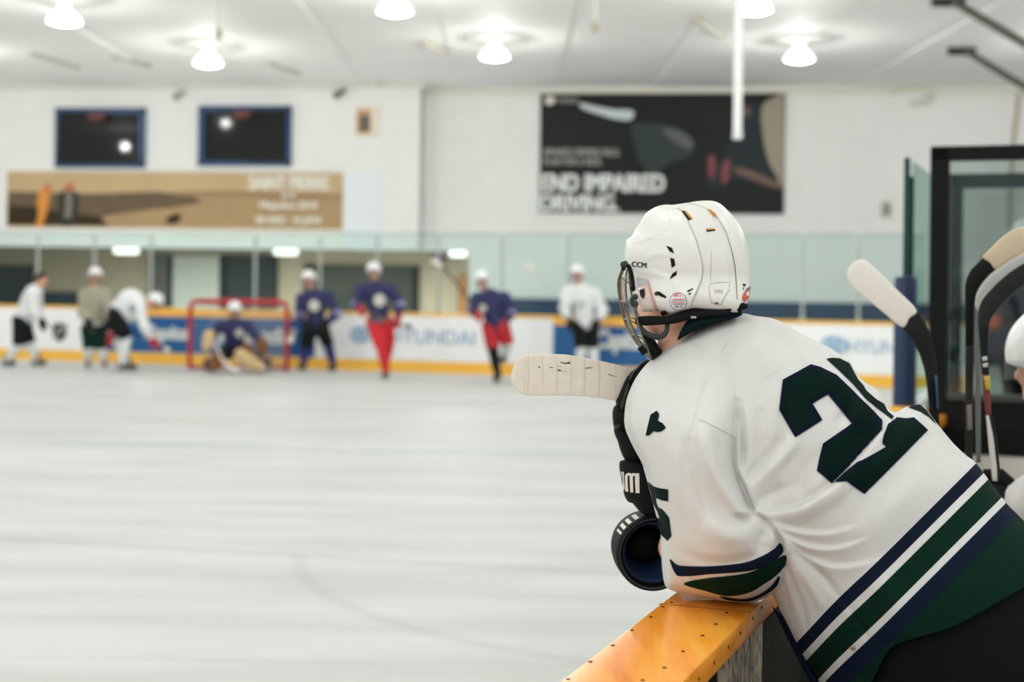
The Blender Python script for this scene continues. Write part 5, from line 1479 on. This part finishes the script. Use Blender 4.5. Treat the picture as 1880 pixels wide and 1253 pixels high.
def stick(label, pts, blade_px, Y, m_s=None, m_b=None, dy=0.0):
    """background hockey stick: shaft through pixel points, blade on from its end"""
    A = [P(p[0], p[1], Y + (p[2] if len(p) > 2 else dy)) for p in pts]
    B = [A[-1]] + [P(p[0], p[1], Y + (p[2] if len(p) > 2 else dy)) for p in blade_px]
    for v in A + B: v.z = max(v.z, .03)
    e = empty('hockey_stick', A[-1], label, 'hockey stick', "skaters' sticks")
    mk('shaft', [tube(A, .016, 8)], m_s or M_shaft, e, smooth=.6)
    g = []
    V = []
    for i, v in enumerate(B):
        for dz, dyy in ((-.03, -.008), (.045, -.008), (.045, .008), (-.03, .008)): V.append(v + Vector((0, dyy, dz)))
    Fs = []
    for i in range(len(B) - 1):
        for k in range(4): Fs.append((i * 4 + k, i * 4 + (k + 1) % 4, i * 4 + 4 + (k + 1) % 4, i * 4 + 4 + k))
    Fs += [(3, 2, 1, 0), tuple(len(B) * 4 - 4 + k for k in range(4))]
    mk('blade', [(V, Fs)], m_b or M_tape, e)
    return e

M_crest = mat('crest_pale', (206, 202, 190), .6)
# bareheaded man far left
player('person in white jersey bending forward bareheaded with dark hair at the far left', 25.7, dict(head=(77, 514), neck=(68, 527), sL=(66, 540, .12), sR=(58, 540, -.14), eL=(72, 570, .15), eR=(62, 572, -.2), hL=(76, 592, .1), hR=(76, 588, -.25), pel=(40, 592), kL=(55, 630, .1), kR=(34, 634, -.1), aL=(68, 676, .1), aR=(12, 678, -.05)),
       (.95, -.3, 0), C_white, C_black, C_white, C_black, helmet_=False, stripe=[(C_green, (-.03, .05))])
# khaki jersey
player('person in khaki jersey and white helmet standing behind the bending white player', 25.6, dict(head=(175, 508), neck=(173, 526), sL=(192, 541), sR=(155, 542), eL=(201, 570, -.1), eR=(152, 575, -.05), hL=(196, 600, -.2), hR=(164, 596, -.3), pel=(172, 604), kL=(186, 640), kR=(164, 642, -.1), aL=(192, 676), aR=(161, 676)),
       (.25, -1, 0), C_khaki, C_green, C_white, C_black, stripe=[(C_white, (.06, .1)), (C_black, (-.03, .03))])
e_ = COL.objects
# white bending player
player('person in white jersey and helmet bending low to the right with red gloves', 24.75, dict(head=(284, 555), neck=(266, 557), sL=(255, 570, -.18), sR=(248, 556, .18), eL=(266, 600, -.25), eR=(212, 590, .2), hL=(280, 624, -.2), hR=(203, 620, .1), pel=(214, 572), hipL=(214, 580, -.12), hipR=(210, 578, .12), kL=(232, 622, -.1), kR=(210, 618, .2), aL=(224, 672, -.1), aR=(236, 672, .3)),
       (.85, -.45, -.35), C_white, C_black, C_white, C_redg, crest=(243, 566, 8, mat('crest_grey', (150, 160, 168), .6)), extra=[('e', np.array(P(240, 562, 24.75)), (.26, .22, .30), None)])
stick('stick lying low in the red gloves of the bending white player', [(196, 588), (280, 624), (300, 640)], [(312, 645)], 24.8)
# goalie
gq = player('goalkeeper person in navy jersey crouching in front of the red goal', 24.95, dict(head=(431, 571, -.1), neck=(431, 588), sL=(455, 600), sR=(404, 600), eL=(474, 622, -.15), eR=(388, 614, -.1), hL=(480, 640, -.25), hR=(384, 632, -.25), pel=(432, 640, .1), hipL=(444, 644, .05), hipR=(420, 644, .05), kL=(458, 656, -.3), kR=(405, 656, -.3), aL=(492, 672, .1), aR=(380, 672, .1)),
       (.1, -1, -.1), C_navy, C_black, C_navy, C_brown, crest=(440, 612, 8, M_crest))
Yg_ = 24.5
padA = inflate('leg_pad', [(430,648),(440,640),(456,645),(475,660),(488,672),(486,680),(470,682),(450,676),(436,664)], Yg_, .1, .1, C_tanp, gq[0], step=3)
padB = inflate('leg_pad', [(392,650),(404,646),(412,655),(408,672),(398,681),(384,681),(380,672)], Yg_, .1, .1, C_brp, gq[0], step=3)
inflate('blocker', [(374,612),(386,606),(394,612),(390,636),(380,646),(371,640)], Yg_, .06, .06, C_tanp, gq[0], step=3)
inflate('catcher', [(474,622),(486,620),(492,634),(488,650),(478,652),(472,640)], Yg_, .08, .06, C_brp, gq[0], step=3)
inflate('pad_strip', [(444,632),(452,628),(462,636),(470,648),(462,650),(450,644)], Yg_ - .02, .05, .05, C_brp, gq[0], step=3)
stick('goalkeeper stick held down in front of the crouching goalkeeper', [(394, 628), (408, 662)], [(425, 678), (440, 680)], 24.35, M_tape, M_tape)
# navy players
player('person in navy jersey with pale crest and black pants right of the goal', 25.35, dict(head=(567, 514), neck=(572, 531), sL=(603, 545), sR=(554, 549), eL=(619, 576, -.1), eR=(548, 580, -.1), hL=(594, 598, -.35), hR=(562, 600, -.35), pel=(580, 602), kL=(603, 634), kR=(561, 640), aL=(612, 676, .1), aR=(557, 674)),
       (-.3, -1, -.15), C_navy, C_black, C_blue, C_black, crest=(577, 562, 10, M_crest), cuffs=cloth('sleeve_violet', (150, 148, 188)))
stick('stick held across the waist of the navy player beside the goal', [(600, 592, -.45), (560, 604, -.45), (540, 622, -.45)], [(528, 626, -.45)], 25.35)
player('person in navy jersey and red pants and red socks skating forward', 23.8, dict(head=(686, 500), neck=(688, 519), sL=(716, 533), sR=(664, 534), eL=(734, 558, -.05), eR=(655, 560, -.1), hL=(730, 586, -.15), hR=(664, 570, -.35), pel=(697, 592), kL=(714, 630, .1), kR=(700, 636, -.15), aL=(708, 672, .35), aR=(709, 686, -.1)),
       (-.15, -1, -.1), C_navy, C_red, C_red, C_redg, crest=(697, 552, 11, M_crest), cuffs=cloth('sleeve_violet', (150, 148, 188)), stripe=[(mat('stripe_grey', (110, 116, 120), .8), (.0, .05))])
stick('stick hanging from the hand of the red trousered skater', [(664, 568, -.4), (720, 592, -.4), (745, 600, -.4)], [(756, 602, -.4)], 23.8, cloth('shaft_brown', (110, 90, 66)), C_black)
player('person in navy jersey with red shorts and black socks skating on one leg', 23.4, dict(head=(885, 516), neck=(891, 533), sL=(926, 548), sR=(876, 549), eL=(938, 574, -.05), eR=(868, 570, -.1), hL=(926, 594, -.15), hR=(878, 580, -.35), pel=(910, 600), kL=(932, 630, .0), kR=(905, 640, -.1), aL=(926, 655, .5), aR=(914, 690, -.1)),
       (-.35, -1, -.2), C_navy, C_redg, [C_white, C_black], C_redg, crest=(886, 566, 8, M_crest), cuffs=cloth('sleeve_violet', (150, 148, 188)))
stick('stick of the red shorts skater held up across the lobby window', [(880, 582, -.35), (846, 530, -.3), (812, 490, -.2)], [(800, 482, -.2), (792, 480, -.2)], 23.4)
player('person in white jersey and black pants standing behind the taped stick blade', 23.9, dict(head=(1060, 505), neck=(1063, 522), sL=(1090, 540), sR=(1044, 537), eL=(1107, 570, -.05), eR=(1036, 566, -.15), hL=(1096, 594, -.2), hR=(1046, 592, -.3), pel=(1075, 598), kL=(1088, 638), kR=(1068, 640, -.1), aL=(1092, 682), aR=(1062, 682)),
       (-.5, -1, 0), C_white, C_black, C_white, C_black, crest=(1066, 560, 9, mat('crest_faint', (190, 200, 198), .6)))
stick('pale stick held up to the left by the white player behind the taped blade', [(1040, 566, -.3), (1010, 528, -.3), (982, 496, -.3)], [(972, 488, -.3), (964, 488, -.3)], 23.9, mat('shaft_pale', (190, 200, 194), .5))

# ---------------------------------------------------------------- people on the bench side
player('person in white jersey and white helmet sitting at the right edge of the photo', 3.95, dict(head=(1944, 668), neck=(1950, 745), sL=(2020, 810, .18), sR=(1968, 812, -.17), eL=(2000, 960, .15), eR=(1950, 940, -.2), hL=(1900, 930, .18), hR=(1858, 925, -.12), pel=(2030, 1090), hipL=(2010, 1095, .12), hipR=(2010, 1095, -.12), kL=(1830, 1075, .14), kR=(1830, 1080, -.16), aL=(1840, 1290, .14), aR=(1840, 1300, -.16)),
       (-1, .12, -.05), M_jw, M_pants, C_white, M_glove, vox=.014, seated=True, parent_z=.12, group=None, vis=True)
player('person in dark navy jersey standing in the next box behind the glass partitions', 11.6, dict(head=(1885, 440), neck=(1885, 485), sL=(1930, 520), sR=(1850, 525), eL=(1950, 580, -.1), eR=(1838, 580, -.1), hL=(1910, 600, -.3), hR=(1826, 592, -.3), pel=(1890, 660), kL=(1910, 745), kR=(1870, 745), aL=(1912, 850), aR=(1868, 850)),
       (-.6, -.8, 0), C_dnavy, C_black, C_dnavy, cloth('glove_orange_red', (196, 84, 60)), vox=.024, group=None)

# ---------------------------------------------------------------- sticks standing along the bench
def bstick(label, Y, parts):
    e = None
    for name, pts, m, d in parts:
        if e is None:
            e = empty('hockey_stick', P(pts[0][0], pts[0][1], Y), label, 'hockey stick', 'sticks along the bench')
        inflate(name, pts, Y + d, .008, .008, m, e, step=3.5, smooth=(name == 'blade'), power=.3)
    return e
M_tapew = mat('tape_white', (244, 240, 231), .75, var=.02, scale=60, bump=.1, bscale=500)
def z5(pts): return [(1500 + x / 3.297, 240 + y / 3.297) for x, y in pts]
bstick('stick with white taped blade tilted left beside the navy padded post', 4.0, [
    ('blade', z5([(185,880),(195,830),(230,792),(290,785),(350,832),(470,950),(600,1085),(560,1135),(515,1190),(400,1100),(300,1020),(215,945)]), M_tapew, 0),
    ('heel', [(1682,568),(1698,590),(1710,620),(1718,660),(1721,700),(1700,700),(1697,680),(1688,650),(1674,622),(1656,602)], mat('heel_black', (38, 40, 38), .5, var=.1), .004),
    ('shaft', [(1721,695),(1724,760),(1728,820),(1712,820),(1706,760),(1700,695)], M_shaft, .002),
    ('tip_mark', [(1716,690),(1720,690),(1723,750),(1720,752)], mat('mark_blue', (40, 84, 140), .4), -.012)])
def z6(pts): return [(1740 + x / 5.22, 400 + y / 5.22) for x, y in pts]
bstick('stick with cream taped blade standing upright at the right edge', 3.75, [
    ('blade', z6([(335,378),(420,285),(500,205),(570,150),(640,108),(731,86),(860,80),(960,110),(960,220),(900,260),(820,290),(731,335),(600,405),(465,492),(400,430)]), M_tape2 if 'M_tape2' in globals() else mat('tape_cream', (212, 192, 164), .75, var=.03, scale=60), 0),
    ('heel', z6([(345,372),(468,488),(400,545),(330,625),(285,700),(268,760),(252,900),(250,1253),(165,1253),(165,900),(165,640),(180,580),(220,500),(280,440)]), mat('heel_dark', (27, 29, 27), .5), .004),
    ('shaft', [(1772,636),(1788,636),(1787,700),(1786,760),(1786,870),(1773,870),(1772,760)], mat('shaft_graphite', (48, 46, 44), .45, var=.2, scale=12), .002),
    ('grip_wear', [(1775,745),(1784,742),(1785,790),(1776,792)], mat('shaft_wear', (116, 108, 98), .5), -.011)])
bstick('stick with pale grey blade between the cream taped one and the black one', 3.9, [
    ('blade', z6([(731,335),(860,300),(860,400),(731,440),(600,520),(450,650),(340,780),(300,860),(285,900),(262,830),(275,740),(330,640),(400,560),(500,470),(600,400)]), mat('blade_pale', (196, 198, 196), .5, var=.08, scale=10), 0),
    ('shaft', [(1791,570),(1797,566),(1800,640),(1801,850),(1792,850),(1789,640)], mat('shaft_grey', (96, 102, 100), .45), .004)])
bstick('black bladed stick with red and white shaft standing at the right edge', 3.7, [
    ('blade', z6([(731,440),(860,410),(960,420),(960,540),(860,580),(731,640),(650,700),(560,780),(500,850),(440,925),(402,1000),(392,1060),(300,1060),(295,890),(305,850),(330,790),(380,725),(450,650),(520,585),(600,520)]), mat('blade_black', (40, 44, 41), .5, var=.1), 0),
    ('shaft', [(1796,598),(1816,598),(1815,640),(1816,690),(1803,690),(1799,640)], M_shaft, .003),
    ('red_band', [(1803,688),(1816,688),(1820,762),(1810,764),(1806,730)], mat('shaft_red', (112, 44, 44), .4), .002),
    ('white_band', [(1810,762),(1816,762),(1824,800),(1831,860),(1831,884),(1822,884),(1815,820)], mat('shaft_white', (214, 210, 206), .4), .002),
    ('black_edge', [(1815,762),(1820,760),(1829,800),(1836,860),(1834,884),(1831,884),(1830,860),(1823,800)], M_shaft, .003),
    ('lettering_mark', [(1806,692),(1817,690),(1819,716),(1810,718)], mat('mark_yellow', (186, 166, 40), .4), -.012),
    ('lettering_mark', [(1803,656),(1812,654),(1813,662),(1804,664)], mat('mark_white', (200, 200, 196), .4), -.012),
    ('lettering_mark', [(1804,668),(1813,666),(1814,674),(1805,676)], mat('mark_white', (200, 200, 196), .4), -.012)])
# ================================================================ camera, light, look
cam = bpy.data.cameras.new('camera'); co = bpy.data.objects.new('camera', cam); COL.objects.link(co)
c, s = math.cos(ROLL), math.sin(ROLL)
co.matrix_world = Matrix(((c, -s, 0, 0), (0, 0, -1, 0), (s, c, 0, CH), (0, 0, 0, 1)))
cam.lens = 50; cam.sensor_width = 36; cam.sensor_fit = 'HORIZONTAL'
cam.shift_y = -(626.5 - HY) / 1880
cam.clip_end = 200; cam.clip_start = .05
cam.dof.use_dof = True; cam.dof.focus_distance = 2.86; cam.dof.aperture_fstop = 2.6
SC.camera = co
w = bpy.data.worlds.new('arena_light'); SC.world = w; w.use_nodes = True
w.node_tree.nodes['Background'].inputs['Color'].default_value = (.97, 1.0, 1.0, 1)
w.node_tree.nodes['Background'].inputs['Strength'].default_value = 0.45
SC.view_settings.view_transform = 'Standard'; SC.view_settings.look = 'None'; SC.view_settings.gamma = 1
SC.view_settings.use_curve_mapping = False
SC.view_settings.exposure = 0.32
SC.cycles.max_bounces = 8; SC.cycles.transparent_max_bounces = 16; SC.cycles.caustics_reflective = False; SC.cycles.caustics_refractive = False
SC.cycles.use_denoising = True
